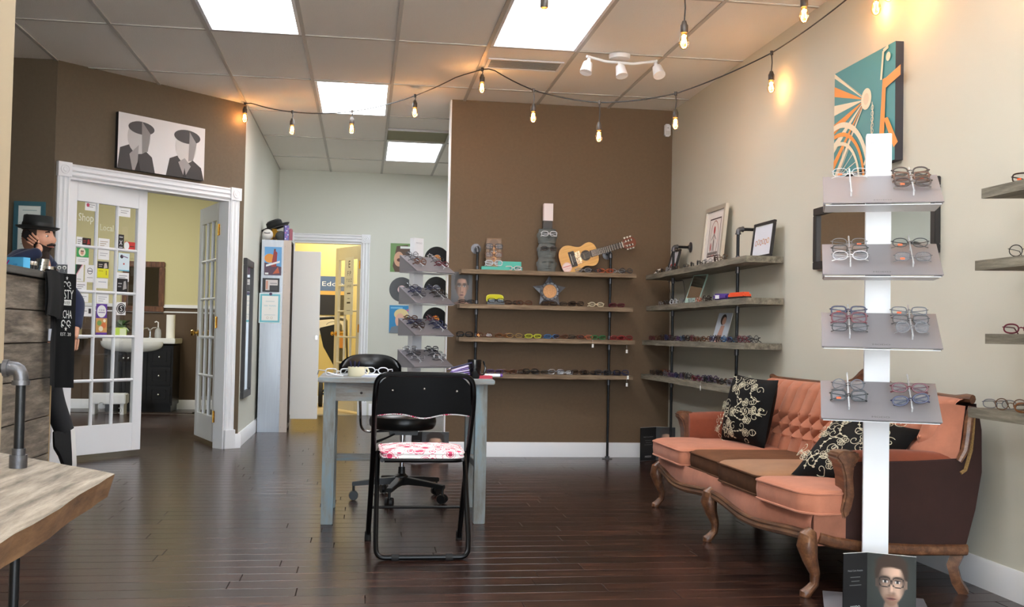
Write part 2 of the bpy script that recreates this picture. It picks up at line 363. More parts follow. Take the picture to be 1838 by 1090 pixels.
t = thing('ceiling_panel', 'unlit olive-grey ceiling panel against the lit hall panel', 'ceiling panel', (XA+T*3.5, 10.29, H))
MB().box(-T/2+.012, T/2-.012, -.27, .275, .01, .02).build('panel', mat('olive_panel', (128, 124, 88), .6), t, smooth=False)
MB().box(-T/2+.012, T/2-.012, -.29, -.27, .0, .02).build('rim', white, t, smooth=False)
# walls
struct('wall_right', MB().box(W, W+.12, -2, 8.7, 0, H+.03), cream, 'cream painted wall behind the sofa and pipe shelves', 'wall')
struct('wall_back', MB().box(.686, W, D, D+.12, 0, H+.03), brown, 'chocolate brown partition wall carrying the long pipe shelves', 'wall')
struct('trim_1', MB().box(.676, .686, D-.004, D+.124, .125, H), white, 'thin pale edge strip on the free end of the brown partition', 'trim')
struct('wall_left', MB().box(-1.09, -.97, -2, 3.02, 0, H+.03), mat('tan_wall_paint', (176, 160, 134), .75), 'tan wall end beside the camera at the edge of the view', 'wall')
struct('wall_front_left', MB().box(-5, -.97, -2, -1.9, 0, H+.03), cream, 'wall beside the shop window, behind the viewer', 'wall')
struct('wall_counter_side', MB().box(-5.1, -5, -2, 8.05, 0, H+.03), cream, 'far side wall behind the counter', 'wall')
struct('wall_left_back', MB().box(-5, -2.249, 7.95, 8.07, 0, H+.03), brown2, 'dark olive-brown wall behind the man with a framed certificate', 'wall')
# diagonal wall with the double-door opening s .15-1.60, head 2.10
dw = MB(); dw.T = frame_m(Q, E1, NB, (0, 0, 1))
for s0, s1, z0, z1 in ((0, .15, 0, H+.03), (1.60, 1.716, 0, H+.03), (.15, 1.6, 2.1, H+.03)): dw.box(s0, s1, 0, .12, z0, z1)
struct('wall_diagonal', dw, brown2, 'dark brown diagonal wall around the white double doors', 'wall')
struct('wall_hall_left', MB().box(XH-.12, XH, 9.185, DF, 0, H+.03), hallw, 'pale side wall of the hall with a tall narrow mirror', 'wall')
fw_ = MB(); fw_.box(-1.157, -.85, DF, DF+.12, 0, H+.03); fw_.box(-.035, 3.5, DF, DF+.12, 0, H+.03); fw_.box(-.85, -.035, DF, DF+.12, 2.085, H+.03)
struct('wall_hall_end', fw_, hallw, 'pale end wall of the hall hung with records', 'wall')
struct('wall_hall_right', MB().box(3.4, 3.5, D+.12, DF, 0, H+.03), hallw, 'hidden side wall of the hall', 'wall')
struct('pavement', MB().box(-12, 14, -16, -2, -.12, -.02), mat('concrete_pavement', (170, 168, 162), .9), 'concrete pavement outside the shop front', 'pavement')
struct('wall_hall_leak_stop', MB().box(W+.1, 3.5, 8.6, 8.7, 0, H+.03), hallw, 'short unseen wall added beside the sofa wall to block stray daylight', 'wall')  # added out of view to stop daylight leaking into the hall
struct('wall_office_back', MB().box(-2, 1.6, 14.9, 15, 0, H+.03), yellow, 'yellow back wall of the office seen through the hall door', 'wall')
struct('wall_office_left', MB().box(-1.6, -1.5, 12.9, 14.9, 0, H+.03), yellow, 'yellow side wall of the office', 'wall')
struct('wall_office_right', MB().box(1.5, 1.6, 12.9, 14.9, 0, H+.03), yellow, 'yellow far side wall of the office', 'wall')
bw = MB(); bw.box(-6, -1.157, 13.475, 13.575, 1.3, H+.03); bw.mi = 1; bw.box(-6, -1.157, 13.475, 13.575, 0, 1.26); bw.mi = 2; bw.box(-6, -1.157, 13.455, 13.575, 1.26, 1.3); bw.box(-6, -1.157, 13.465, 13.48, 1.2, 1.215)
struct('wall_bathroom', bw, [olive, mat('bath_brown', (84, 66, 48), .7), white], 'bathroom wall, olive cream above a white rail and brown below', 'wall')
struct('wall_bathroom_side', MB().box(-6.1, -6, 8, 13.6, 0, H+.03), olive, 'side wall of the bathroom', 'wall')
struct('wall_bathroom_right', MB().box(XH-.16, XH-.121, 9.36, 13.47, 0, H+.03), olive, 'inner bathroom wall behind the open door', 'wall')
# baseboards
def base(name, label, parts, h=.122):
    m = MB()
    for (x0, y0), (x1, y1), n in parts:
        a = V((x0, y0, 0)); b = V((x1, y1, 0)); n = V((*n, 0))
        m.loft([[p, p+n*.016, p+n*.016+V((0, 0, h-.012)), p+n*.008+V((0, 0, h)), p+V((0, 0, h))] for p in (a, b)])
    return struct(name, m, white, label, 'baseboard')
base('baseboard_back', 'white baseboard along the brown partition', [((.67, D), (W-.018, D), (0, -1)), ((.676, D+.122), (.676, D-.016), (-1, 0))])
base('baseboard_right', 'white baseboard below the cream wall behind the sofa', [((W, D), (W, -1.9), (-1, 0))])
base('baseboard_hall', 'white baseboard along the hall side wall, mitred at the corner', [((XH, 9.15), (XH, DF), (1, 0)), ((XH+.016, 9.17-.004), (-1.07, 9.13), (.7071, -.7071))])
base('baseboard_hall_end', 'white baseboard under the hung records', [((.09, DF), (3.4, DF), (0, -1))], .14)
base('baseboard_bathroom', 'white baseboard under the brown bathroom wall', [((-6, 13.475), (-1.2, 13.475), (0, -1))], .118)
# door casings
PROF = [(0, .0), (0, .012), (.012, .022), (.022, .014), (.034, .014), (.045, .024), (.058, .014), (.070, .014), (.080, .022), (.092, .012), (.092, 0)]
def casing(name, label, F, x0, x1, ztop, w=.095, foot=True):
    """moulded casing: two legs, a head and two corner blocks; F maps (along, up, out)"""
    t = thing(name, label, 'door casing', kind='structure'); k = w/.092
    for s in (-1, 1):
        xo = x0-w if s < 0 else x1
        m = MB(); m.T = F; m.loft([[V((xo+a*k, z, b)) for a, b in PROF] for z in (.0, ztop)]); m.build('casing_leg', white, t)
        m = MB(); m.T = F; m.box(xo-.006, xo+w+.006, ztop, ztop+w+.01, 0, .03)
        c = F @ V((xo+w/2, ztop+w/2+.005, .03))
        m.T = F @ M.Translation((xo+w/2, ztop+w/2+.005, .03)); m.lathe([(.036, 0), (.036, .005), (.03, .007), (.026, .003), (.019, .003), (.015, .007), (.008, .004), (0, .005)], 20)
        m.build('corner_block', white, t)
        if foot:
            m = MB(); m.T = F; m.box(xo-.006, xo+w+.006, 0, .16, 0, .032); m.build('plinth_block', white, t, bevel=.003)
    m = MB(); m.T = F; m.loft([[V((x, ztop+a*k+.004, b)) for a, b in PROF] for x in (x0+.006, x1-.006)]); m.build('casing_head', white, t)
    m = MB(); m.T = F
    for a, b in ((x0-.004, x0+.012), (x1-.012, x1+.004)): m.box(a, b, 0, ztop, -.125, .004)
    m.box(x0+.012, x1-.012, ztop-.014, ztop+.004, -.125, .004); m.build('jamb', white, t)
    return t
casing('trim_2', 'white moulded casing with rosette corners around the double doors', DGM, -1.60, -.15, 2.105)
casing('trim_3', 'white moulded casing around the hall end doorway', frame_m((0, DF, 0), (1, 0, 0), (0, 0, 1)), -.85, -.035, 2.085)
# french doors
brass = mat('polished_brass', (212, 164, 78), .2, 1.); pane = glass('clear_pane')
def french(name, label, mw, wd, z0, z1, st, top, bot, cols, rows, paint, hinge_s=None, knob=None):
    """mw maps x across, y depth(0 front..thick back), z up"""
    t = thing(name, label, 'door', mw=mw, kind='structure'); th = .036; gx0, gx1, gz0, gz1 = st, wd-st, z0+bot, z1-top
    m = MB(); m.box(0, st, 0, th, z0, z1); m.box(wd-st, wd, 0, th, z0, z1); m.box(st, wd-st, 0, th, z0, gz0); m.box(st, wd-st, 0, th, gz1, z1); m.build('door_frame', paint, t, bevel=.002)
    for i in range(1, cols):
        x = gx0+(gx1-gx0)*i/cols; m = MB(); m.loft([[V((x+a, b, z)) for a, b in ((-.012, .012), (-.004, .002), (.004, .002), (.012, .012), (.012, .026), (.004, .034), (-.004, .034), (-.012, .026))] for z in (gz0, gz1)]); m.build('muntin', paint, t)
    for j in range(1, rows):
        z = gz0+(gz1-gz0)*j/rows; m = MB(); m.loft([[V((x, b, z+a)) for a, b in ((-.012, .012), (-.004, .002), (.004, .002), (.012, .012), (.012, .026), (.004, .034), (-.004, .034), (-.012, .026))] for x in (gx0, gx1)]); m.build('muntin', paint, t)
    for i in range(cols):
        for j in range(rows):
            a = (gx1-gx0)/cols; b = (gz1-gz0)/rows; m = MB(); x = gx0+a*i; z = gz0+b*j; m.grid(lambda u, v_: V((x+.006+(a-.012)*u, .018, z+.006+(b-.012)*v_)), 1, 1); m.build('pane', pane, t, smooth=False)
    if hinge_s is not None:
        for z in (z0+.22, z0+1.02, z1-.24):
            m = MB(); m.cyl((hinge_s, -.006, z-.05), (hinge_s, -.006, z+.05), .007, n=10); sg = 1 if hinge_s < wd/2 else -1; m.box(min(hinge_s, hinge_s+sg*.035), max(hinge_s, hinge_s+sg*.035), -.003, -.0005, z-.048, z+.048); m.box(hinge_s-sg*.03-.002, hinge_s-sg*.0+.002, -.004, -.001, z-.048, z+.048) if sg > 0 else m.box(hinge_s, hinge_s+.03, -.004, -.001, z-.048, z+.048); m.build('hinge', brass, t)
    if knob:
        m = MB(); kx, kz = knob
        for s, y0 in ((-1, 0), (1, th)):
            m.T = M.Translation((kx, y0, kz)) @ M.Rotation(PI/2*(1 if s < 0 else -1), 4, 'X'); m.lathe([(.03, 0), (.03, .004), (.012, .008), (.011, .03), (.024, .04), (.028, .052), (.022, .064), (0, .068)], 16)
        m.build('knob', brass, t)
    return t
def doorm(hx, hy, fx, fy, flip=False):
    x = V((fx-hx, fy-hy, 0)).normalized(); y = V((-x.y, x.x, 0)); return frame_m((hx, hy, 0), x, y, (0, 0, 1))
# left leaf: hinged at the counter side, a touch ajar inwards; right leaf swung into the bathroom
LH = dg(1.597, .02); LD = doorm(LH.x, LH.y, LH.x+.4545, LH.y+.5590)
french('door_1', 'white fifteen-pane door leaf stuck with cards, nearly closed', LD, .725, .045, 2.095, .085, .15, .215, 3, 5, white)
RX = V((.262, -.67, 0)).normalized(); RH = V((-1.235, 9.145, 0))
RDm = frame_m(RH - RX*.72, RX, (-RX.y, RX.x, 0), (0, 0, 1))
french('door_2', 'white fifteen-pane door leaf with brass hinges, swung open', RDm, .72, .045, 2.095, .085, .15, .215, 3, 5, white, hinge_s=.72, knob=(.05, .97))
OX = V((.311, -.63, 0)).normalized(); OH = V((-.047, 12.93, 0)); ODm = frame_m(OH - OX*.72, OX, (-OX.y, OX.x, 0), (0, 0, 1))
french('door_3', 'cream fifteen-pane office door with a brass knob, open under the eye chart', ODm, .72, .03, 2.075, .09, .16, .26, 3, 5, mat('cream_door_paint', (226, 218, 196), .4), hinge_s=.715, knob=(.055, .98))
# ------------------------------------------------------------------ sofa
WORLD[0] = True
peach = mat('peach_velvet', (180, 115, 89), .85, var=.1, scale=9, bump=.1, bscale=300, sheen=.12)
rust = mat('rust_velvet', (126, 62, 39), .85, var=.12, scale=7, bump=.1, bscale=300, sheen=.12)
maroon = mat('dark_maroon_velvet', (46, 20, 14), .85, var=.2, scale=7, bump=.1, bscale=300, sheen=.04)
brvel = mat('brown_velvet', (84, 54, 36), .9, var=.25, scale=5, bump=.1, bscale=300, spec=.2)
tan = mat('tan_velvet', (150, 108, 76), .85, var=.14, scale=5, bump=.1, bscale=300, sheen=.12)  # tan cushion top, lighter than its brown sides
carved = wood('carved_walnut', (62, 38, 24), (98, 62, 40), (140, 98, 66), 1, 5, .35, .05, .2, streak=6)
gimp = mat('gold_gimp_braid', (150, 118, 70), .8, var=.3, scale=200, bump=.6, bscale=400)
sofa = thing('sofa', 'peach velvet sofa with tufted back, brown middle cushions and carved wood legs', 'sofa', (2.1, 5.0, 0))
YA, YB = 3.93, 6.08
def xf(y): t = (y-5.0)/1.08; return 1.765 - .03*math.cos(t*PI/2) + .012*math.cos(t*2*PI)
def zt(y): t = (y-YA)/(YB-YA)*2; return .222 + .014*math.cos(2*PI*t)
N = 48; ys = [YA+(YB-YA)*i/N for i in range(N+1)]
MB().grid(lambda u, v: V((xf(YA+(YB-YA)*u)-.008*math.sin(PI*v), YA+(YB-YA)*u, zt(YA+(YB-YA)*u)+(.325-zt(YA+(YB-YA)*u))*v)), N, 6).build('apron', peach, sofa)
m = MB()
for r, dz, dx in ((.017, -.008, -.006), (.011, .012, -.012)): m.tube([(xf(y)+dx, y, zt(y)+dz) for y in ys], r, 8)
m.build('front_rail', carved, sofa)
m = MB(); m.box(1.80, 2.42, YA+.05, YB-.05, .20, .33); m.build('seat_deck', maroon, sofa)
def cushion(name, outl, z0, z1, crown, top, side, par):
    t = M.Identity(4); cx = sum(p[0] for p in outl)/len(outl); cy = sum(p[1] for p in outl)/len(outl)
    def ring(k, z, rr): return [(cx+(x-cx)*k, cy+(y-cy)*k, z) for x, y in rr]
    o = []
    n = len(outl)                                          # round the corners
    for i in range(n):
        a, b, c = V((*outl[i-1], 0)), V((*outl[i], 0)), V((*outl[(i+1) % n], 0))
        r = min(.05, (a-b).length*.3, (c-b).length*.3); p = b+(a-b).normalized()*r; q = b+(c-b).normalized()*r
        for k in range(5):
            s = k/4; u = p*(1-s)**2+b*2*s*(1-s)+q*s*s; o.append((u.x, u.y))
    m = MB(); h = z1-z0
    rs = [ring(.97, z0, o), ring(.995, z0+h*.12, o), ring(1.008, z0+h*.5, o), ring(1., z1-h*.12, o)]
    m.loft(rs, cap=False); m.f([m.v(p) for p in ring(.97, z0, o)][::-1])
    body = m.build(name, side, par)
    m = MB(); m.loft([ring(1., z1-h*.12, o), ring(.985, z1-.004, o), ring(.94, z1+.004, o), ring(.75, z1+crown*.55, o), ring(.5, z1+crown*.85, o), ring(.25, z1+crown, o), ring(.02, z1+crown, o)], cap=True); m.build('cushion_top', top, body)
    m = MB(); m.tube(ring(1.004, z1-h*.1, o), .005, 6, closed=True); m.tube(ring(.998, z0+h*.08, o), .005, 6, closed=True); m.build('piping', side, body)
    return body
zc = .318
cushion('seat_cushion', [(1.705, 5.44), (1.705, 6.0), (1.80, 6.09), (1.93, 6.075), (1.95, 5.95), (2.34, 5.95), (2.34, 5.44)], zc, .41, .018, peach, peach, sofa)
cushion('seat_cushion', [(1.75, 4.925), (1.745, 5.43), (2.34, 5.43), (2.34, 4.925)], zc, .41, .018, mat('mid_brown_velvet', (106, 70, 48), .9, var=.2, scale=5, bump=.1, bscale=300, spec=.2), brvel, sofa)
cushion('seat_cushion', [(1.725, 4.385), (1.72, 4.915), (2.34, 4.915), (2.34, 4.385)], zc, .418, .024, tan, brvel, sofa)
cushion('seat_cushion', [(1.70, 4.375), (2.34, 4.375), (2.34, 4.06), (1.93, 4.06), (1.91, 3.93), (1.79, 3.915), (1.735, 3.98)], zc, .413, .018, peach, peach, sofa)
# tufted back
def plan(y):
    e = max(0, abs(y-5.005)-.90)/.15; return -.03*min(1, e)**2
def ztop(y): return .765 + .03*math.exp(-((y-4.75)/.38)**2)
BY0, BY1 = 3.985, 6.035
rows = [.26, .43, .61]
def tuft(yy, v):
    """depth of the upholstery towards the sitter: buttons in a diamond lattice, pleats above and below"""
    s = .135; d = 1e9; k = yy/s; best = 1.
    if v > rows[-1]:
        off = (len(rows)-1) % 2*.5; q = abs((k-off) % 1-.5)*2; t = (v-rows[-1])/(1-rows[-1]); return .055*(1-(q)**3.5)*(1-.25*t)
    if v < rows[0]:
        q = abs(k % 1-.5)*2; return .05*(1-q**3.5)
    x = (v-rows[0])/(rows[1]-rows[0]); a = k; w1 = abs(((a-x*.5) % 1)-.5)*2; w2 = abs(((a+x*.5) % 1)-.5)*2
    return .06*(1-max(w1, w2)**3.2)
def backp(u, v):
    y = BY0+(BY1-BY0)*u; zt_ = ztop(y); z0 = .40; e = min(1, min(u, 1-u)/.05)
    if v < .86:
        q = v/.86; z = z0+(zt_-z0-.01)*q; x = 2.315+.10*q-plan(y)-tuft(y+.04*q, q)*min(1, .25+e)
        return V((x, y, z))
    q = (v-.86)/.14; a = q*PI*.75
    return V((2.415-plan(y)+.035*(1-math.cos(a))-tuft(y+.04, 1)*(1-q)*.8, y, zt_-.01+.028*math.sin(a)))
MB().grid(backp, 168, 44).build('tufted_back', peach, sofa)
m = MB(); btn = []
for r_, v in enumerate(rows):
    for k in range(-1, 23):
        y = 4.0+.135*(k+(.5 if r_ % 2 == 0 else 0))-(4.0 % .135)-.04*v
        if BY0+.06 < y < BY1-.06: btn.append(backp((y-BY0)/(BY1-BY0), v*.86)+V((-.003, 0, 0)))
bme = MB().ball((0, 0, 0), (.006, .009, .009), 8, 5).mesh('button', peach)
for p in btn:
    b_ = link('button', bme, sofa); b_.matrix_parent_inverse = sofa.matrix_basis.inverted(); b_.location = p
MB().grid(lambda u, v: V((2.41+.075*math.sin(PI*min(1, v*1.15)*.5), BY0-.03+(BY1-BY0+.06)*u, .2+(ztop(BY0+(BY1-BY0)*u)-.2)*v)), 40, 6).build('back_shell', maroon, sofa)
m = MB(); pts = []
for i in range(61):
    y = 3.955+(6.07-3.955)*i/60; z = ztop(y)+.012+.05*math.exp(-((y-4.80)/.13)**2)+.008*math.exp(-((y-3.98)/.05)**2)+.012*math.exp(-((y-6.05)/.06)**2)
    pts.append((2.455-plan(y)*.45, y, z))
m.tube(pts, [.014+.016*math.exp(-((p[1]-4.80)/.12)**2)+.002*math.exp(-((p[1]-3.98)/.06)**2) for p in pts], 8, flat=1.2); m.build('crest_rail', carved, sofa)
# arms, side panels, posts, wings
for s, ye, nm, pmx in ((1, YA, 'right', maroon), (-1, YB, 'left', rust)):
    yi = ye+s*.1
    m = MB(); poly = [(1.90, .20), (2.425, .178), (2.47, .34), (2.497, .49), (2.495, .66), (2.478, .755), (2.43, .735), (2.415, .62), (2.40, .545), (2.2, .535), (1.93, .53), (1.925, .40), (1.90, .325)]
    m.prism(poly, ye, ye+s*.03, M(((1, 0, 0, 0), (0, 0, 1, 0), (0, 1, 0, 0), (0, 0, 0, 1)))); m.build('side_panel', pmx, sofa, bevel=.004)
    m = MB(); rings = []
    for i in range(13):
        q = i/12; x = 1.925+.50*q; zt_ = .568+.012*math.sin(PI*q)-.01*q; c = ye+s*.062
        rings.append([(x, c+s*.056*math.cos(a)*(1 if math.sin(a) > -.1 else .9), max(.40, zt_-.045+.045*math.sin(a)) if math.sin(a) > -.2 else .40) for a in [2*PI*j/16 for j in range(16)]])
    m.loft(rings); m.build('armrest', rust, sofa)
    m = MB(); pp = [(1.865, .548), (1.872, .566), (1.90, .575), (1.955, .572), (1.972, .556), (1.965, .535), (1.945, .52), (1.94, .47), (1.946, .40), (1.93, .33), (1.90, .30), (1.89, .34), (1.905, .40), (1.902, .47), (1.888, .52)]
    m.prism(pp, ye-s*.012, ye+s*.085, M(((1, 0, 0, 0), (0, 0, 1, 0), (0, 1, 0, 0), (0, 0, 0, 1)))); m.build('arm_post', carved, sofa, bevel=.008)
    m = MB(); m.tube([(2.452, ye-s*.004, .752), (2.432, ye-s*.006, .70), (2.425, ye-s*.008, .64), (2.415, ye-s*.008, .58), (2.392, ye-s*.004, .535)], [.02, .018, .017, .017, .012], 8); m.build('wing_rail', carved, sofa)
    m = MB(); m.tube([(2.455, ye-s*.004, .735), (2.452, ye-s*.004, .66), (2.444, ye-s*.004, .58), (2.42, ye-s*.004, .50), (2.40, ye-s*.003, .487)], .008, 6); m.build('gimp_trim', gimp, sofa)
    m = MB(); yb_ = BY0+.17 if s > 0 else BY1-.17
    def wingp(u, v):
        A = V((2.425-.03*(1-v), ye+s*.006, .535+.222*v)); B_ = backp((yb_-BY0)/(BY1-BY0), max(.0, (.535+.222*v-.40)/(.76-.40)*.86-.02)); B_.x -= .004; C_ = V((min(A.x, B_.x)-.035, ye+s*.05, A.z+.012))
        return A*(1-u)**2+C_*2*u*(1-u)+B_*u*u
    m.grid(wingp, 10, 10); m.build('wing', peach, sofa)
    m = MB(); m.tube([(1.80, ye-s*.006, .232), (1.86, ye-s*.008, .215), (1.98, ye-s*.008, .196), (2.2, ye-s*.008, .182), (2.425, ye-s*.008, .180)], .016, 8, flat=1.4); m.build('side_rail', carved, sofa)
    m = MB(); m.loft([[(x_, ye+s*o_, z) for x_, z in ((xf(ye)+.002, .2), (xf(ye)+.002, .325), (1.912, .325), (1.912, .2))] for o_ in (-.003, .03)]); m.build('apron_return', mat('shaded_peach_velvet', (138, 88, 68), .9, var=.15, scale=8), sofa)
    m = MB(); m.tube([(2.43, ye+s*.03, .2), (2.385, ye+s*.025, .11), (2.40, ye+s*.02, .05), (2.432, ye+s*.015, 0)], [.034, .03, .027, .026], 4); m.build('leg', carved, sofa)
for y in (YA, 5.035, YB):
    dy = .03 if y == YA else (-.03 if y == YB else 0); x = xf(y)-.004
    m = MB(); yy = y+dy*.3
    m.tube([(x+.005, yy, .262), (x-.012, yy, .24), (x-.016, yy, .20), (x-.004, yy, .15), (x+.018, yy, .09), (x+.016, yy, .05), (x-.008, yy, .024), (x-.022, yy, .012), (x-.024, yy, .0)], [.02, .036, .042, .032, .021, .018, .02, .024, .02], 10)
    lg = m.build('leg', carved, sofa)
    m = MB(); m.tube([(x-.040, yy+.012*math.cos(a), .225+.02*math.sin(a)) for a in [i*.5 for i in range(13)]], .005, 6); m.build('carving', carved, lg)
# black paisley pillows
blackp = mat('black_satin', (10, 10, 11), .7, sheen=.0, spec=.2); ink = print_mat('embroidery', .6)
def paisley(seed, s):
    rnd_ = random.Random(seed); p = Print(); c = (204, 198, 172); c2 = (150, 144, 122)
    def scroll(x, y, r, a, turn, n=22, wd=.0032):
        pts = []
        for i in range(n+1): t = i/n; rr = r*(1-t*.85); an = a+turn*t*2.2*PI; pts.append((x+rr*math.cos(an), y+rr*math.sin(an)))
        p.line(pts, wd, c)
    for cx, cy in ((-.10, .12), (.05, .04), (-.07, -.10), (.10, -.14), (.10, .14), (-.14, 0), (0, .15), (.15, 0), (-.01, -.03), (0, -.16), (-.14, -.15), (.14, -.06)):
        cx *= s/.2*.95; cy *= s/.2*.95; k = s/.2
        for q in range(5):
            a = q*2*PI/5+rnd_.random(); p.arc(cx+.014*k*math.cos(a), cy+.014*k*math.sin(a), .012*k, 0, 2*PI, .0028, c, 10)
            p.disc(cx+.014*k*math.cos(a), cy+.014*k*math.sin(a), .005*k, c2, n=8)
        for q in range(3): a = rnd_.random()*6.28; scroll(cx+.05*k*math.cos(a), cy+.05*k*math.sin(a), .026*k, a, rnd_.choice((-1, 1)))
        x, y, a = cx, cy, rnd_.random()*6.28; pts = [(x, y)]
        for q in range(10): a += rnd_.uniform(-.1, .5); x += .013*k*math.cos(a); y += .013*k*math.sin(a); pts.append((max(-s*.92, min(s*.92, x)), max(-s*.92, min(s*.92, y))))
        p.line(pts, .003, c)
        for q in pts[3::2]: p.disc(q[0], q[1], .008*k, c, .0045*k, n=8)
    return p
def pillow(name, label, mw, s, th, seed):
    WORLD[0] = False; t = thing(name, label, 'pillow', mw=mw, group='black paisley pillows')
    def fn(x, y, side=1): u, v = x/s, y/s; e = max(0, (1-abs(u)**3))*max(0, (1-abs(v)**3)); pin = 1-.06*(1-u*u)*abs(v)**3; pin2 = 1-.06*(1-v*v)*abs(u)**3; return V((x*pin2, y*pin, side*(th*e**.55)))
    m = MB(); n = 18
    for sd in (1, -1): m.grid(lambda u, v: fn((u*2-1)*s, (v*2-1)*s, sd), n, n)
    bmesh.ops.remove_doubles(m.bm, verts=m.bm.verts, dist=.0005); m.build('cover', blackp, t)
    paisley(seed, s).build('embroidery', t, lambda p: fn(p[0], p[1])+V((0, 0, .0015+p[2])), ink); WORLD[0] = True; return t
n1 = V((-.93, -.30, .20)).normalized(); up = V((.10, -.02, 1)); u1 = up.cross(n1).normalized()
pillow('pillow', 'black pillow with cream scroll embroidery standing against the far sofa arm', frame_m((2.17, 5.66, .608), u1, n1.cross(u1), n1), .195, .068, 3)
n2 = V((-.55, -.42, .75)).normalized(); u2 = V((.30, -.95, .10)); u2 = (u2-n2*u2.dot(n2)).normalized()
pillow('pillow', 'black embroidered pillow tipped flat in the near sofa corner behind the display', frame_m((2.12, 4.27, .53), u2, n2.cross(u2), n2), .205, .06, 9)
# ------------------------------------------------------------------ table
paint = wood('distressed_blue_grey', (98, 90, 80), (122, 128, 128), (112, 142, 158), 2, 3.5, .7, .05, .35, streak=5)
paintx = wood('distressed_blue_grey_top', (104, 92, 80), (132, 132, 130), (116, 144, 158), 0, 3.5, .7, .05, .35, streak=7)
tb = thing('table', 'distressed blue-grey wooden table holding mugs and papers', 'table', (.25, 5.83, 0))
MB().box(-.225, .70, 5.5, 6.17, .742, .768).build('tabletop', paintx, tb, bevel=.004)
for x0, y0 in ((-.195, 5.545), (.605, 5.545), (-.195, 6.075), (.605, 6.075)):
    MB().box(x0, x0+.062, y0, y0+.062, 0, .742).build('leg', paint, tb, bevel=.003)
MB().box(-.133, .605, 5.552, 5.574, .645, .742).build('apron', paintx, tb, bevel=.002); MB().box(-.133, .605, 6.108, 6.13, .645, .742).build('apron', paintx, tb, bevel=.002)
for x in (-.188, .638): MB().box(x, x+.022, 5.607, 6.075, .645, .742).build('apron', paint, tb, bevel=.002)
MB().box(-.133, .605, 6.06, 6.09, .27, .31).build('stretcher', paintx, tb, bevel=.003)
for x in (-.18, .625): MB().box(x, x+.03, 5.607, 6.075, .27, .31).build('stretcher', paint, tb, bevel=.003)
m = MB(); m.T = M.Translation((-.0, 5.551, .688)) @ M.Rotation(PI/2, 4, 'X'); m.lathe([(.007, 0), (.007, .002), (.003, .003), (0, .001)], 10); m.build('screw', mat('dark_screw', (60, 56, 54), .4, .8), tb)
# ------------------------------------------------------------------ folding chair
blk = mat('black_enamel', (4, 4, 5), .3, spec=.22); floral = None
def floral_mat():
    m = bpy.data.materials.new('pink_floral_cloth'); m.use_nodes = True; nt = m.node_tree; N = nt.nodes; L = nt.links; p = N['Principled BSDF']; p.inputs['Roughness'].default_value = .8
    tc = N.new('ShaderNodeTexCoord'); vo = N.new('ShaderNodeTexVoronoi'); vo.inputs['Scale'].default_value = 22; L.new(tc.outputs['Object'], vo.inputs['Vector'])
    r = N.new('ShaderNodeValToRGB'); r.color_ramp.interpolation = 'CONSTANT'; e = r.color_ramp.elements; e[0].color = (*lin((206, 60, 100)), 1); e[1].position = .30; e[1].color = (*lin((244, 238, 236)), 1)
    for ps, c in ((.36, (206, 60, 100)), (.43, (244, 238, 236)), (.56, (216, 110, 140)), (.60, (244, 240, 238))): k = e.new(ps); k.color = (*lin(c), 1)
    n = N.new('ShaderNodeTexNoise'); n.inputs['Scale'].default_value = 18; L.new(tc.outputs['Object'], n.inputs['Vector']); ad = N.new('ShaderNodeMath'); ad.operation = 'MULTIPLY_ADD'; ad.inputs[1].default_value = .35; ad.inputs[2].default_value = -.17
    s2 = N.new('ShaderNodeMath'); L.new(n.outputs['Fac'], ad.inputs[0]); L.new(vo.outputs['Distance'], s2.inputs[0]); L.new(ad.outputs[0], s2.inputs[1]); L.new(s2.outputs[0], r.inputs[0]); L.new(r.outputs[0], p.inputs['Base Color']); return m
floral = floral_mat()
ch = thing('folding_chair', 'black metal folding chair with pink and white floral padding', 'chair', (.28, 4.9, 0))
XL, XR = .062, .506
def rc(p, k=.05, n=5):     # rounds the corners of a path
    P = [V(q) for q in p]; o = [P[0]]
    for a, b, c in zip(P, P[1:], P[2:]):
        r = min(k, (a-b).length*.48, (c-b).length*.48); s = b+(a-b).normalized()*r; e = b+(c-b).normalized()*r
        for i in range(n+1): t = i/n; o.append(s*(1-t)**2+b*2*t*(1-t)+e*t*t)
    return o+[P[-1]]
MB().tube(rc([(.048, 5.145, .012), (.062, 4.96, .43), (.06, 4.74, .70), (.068, 4.715, .822), (.498, 4.715, .822), (.508, 4.74, .70), (.506, 4.96, .43), (.492, 5.14, .012)], .12, 8), .0125, 10).build('main_frame', blk, ch)
rear = MB().tube(rc([(.082, 4.93, .452), (.078, 4.72, .08), (.082, 4.675, .012), (.488, 4.675, .012), (.494, 4.72, .08), (.488, 4.93, .452)], .09, 8), .0115, 10).build('rear_leg_loop', blk, ch)
m = MB()
for x in (.165, .405): m.cyl((x-.016, 4.675, .012), (x+.016, 4.675, .012), .0165, n=12)
m.build('foot_pad', mat('black_rubber', (22, 22, 22), .8), rear)
for x in (.048, .492): MB().cyl((x, 5.148, 0), (x, 5.138, .04), .0165, .0155, 12).build('foot_cap', MATS['black_rubber'], ch)
MB().cyl((.058, 5.075, .168), (.486, 5.075, .168), .007, n=8).build('crossbar', blk, ch)
def backz(u): return .628+.016*math.cos((u-.5)*4*PI)*(-1)+.004
def bsurf(u, v, off):
    x = .066+.434*u; zb = .645-.022*math.exp(-((u-.5)/.17)**2)-.012*(abs(u-.5)*2)**4; zt_ = .818-.06*(max(0, abs(u-.5)*2-.62)/.38)**2.2; z = zb+(zt_-zb)*v
    return V((x, 4.722+(.82-z)*.21+.022*math.sin(PI*u)+off, z))
bp_ = MB(); bp_.grid(lambda u, v: bsurf(u, v, 0), 28, 10); bp_.build('back_panel', blk, ch)
MB().grid(lambda u, v: bsurf(.02+.96*u, v*.95-.035, .008+.014*math.sin(PI*v)), 28, 8).build('back_pad', floral, ch)
m = MB()
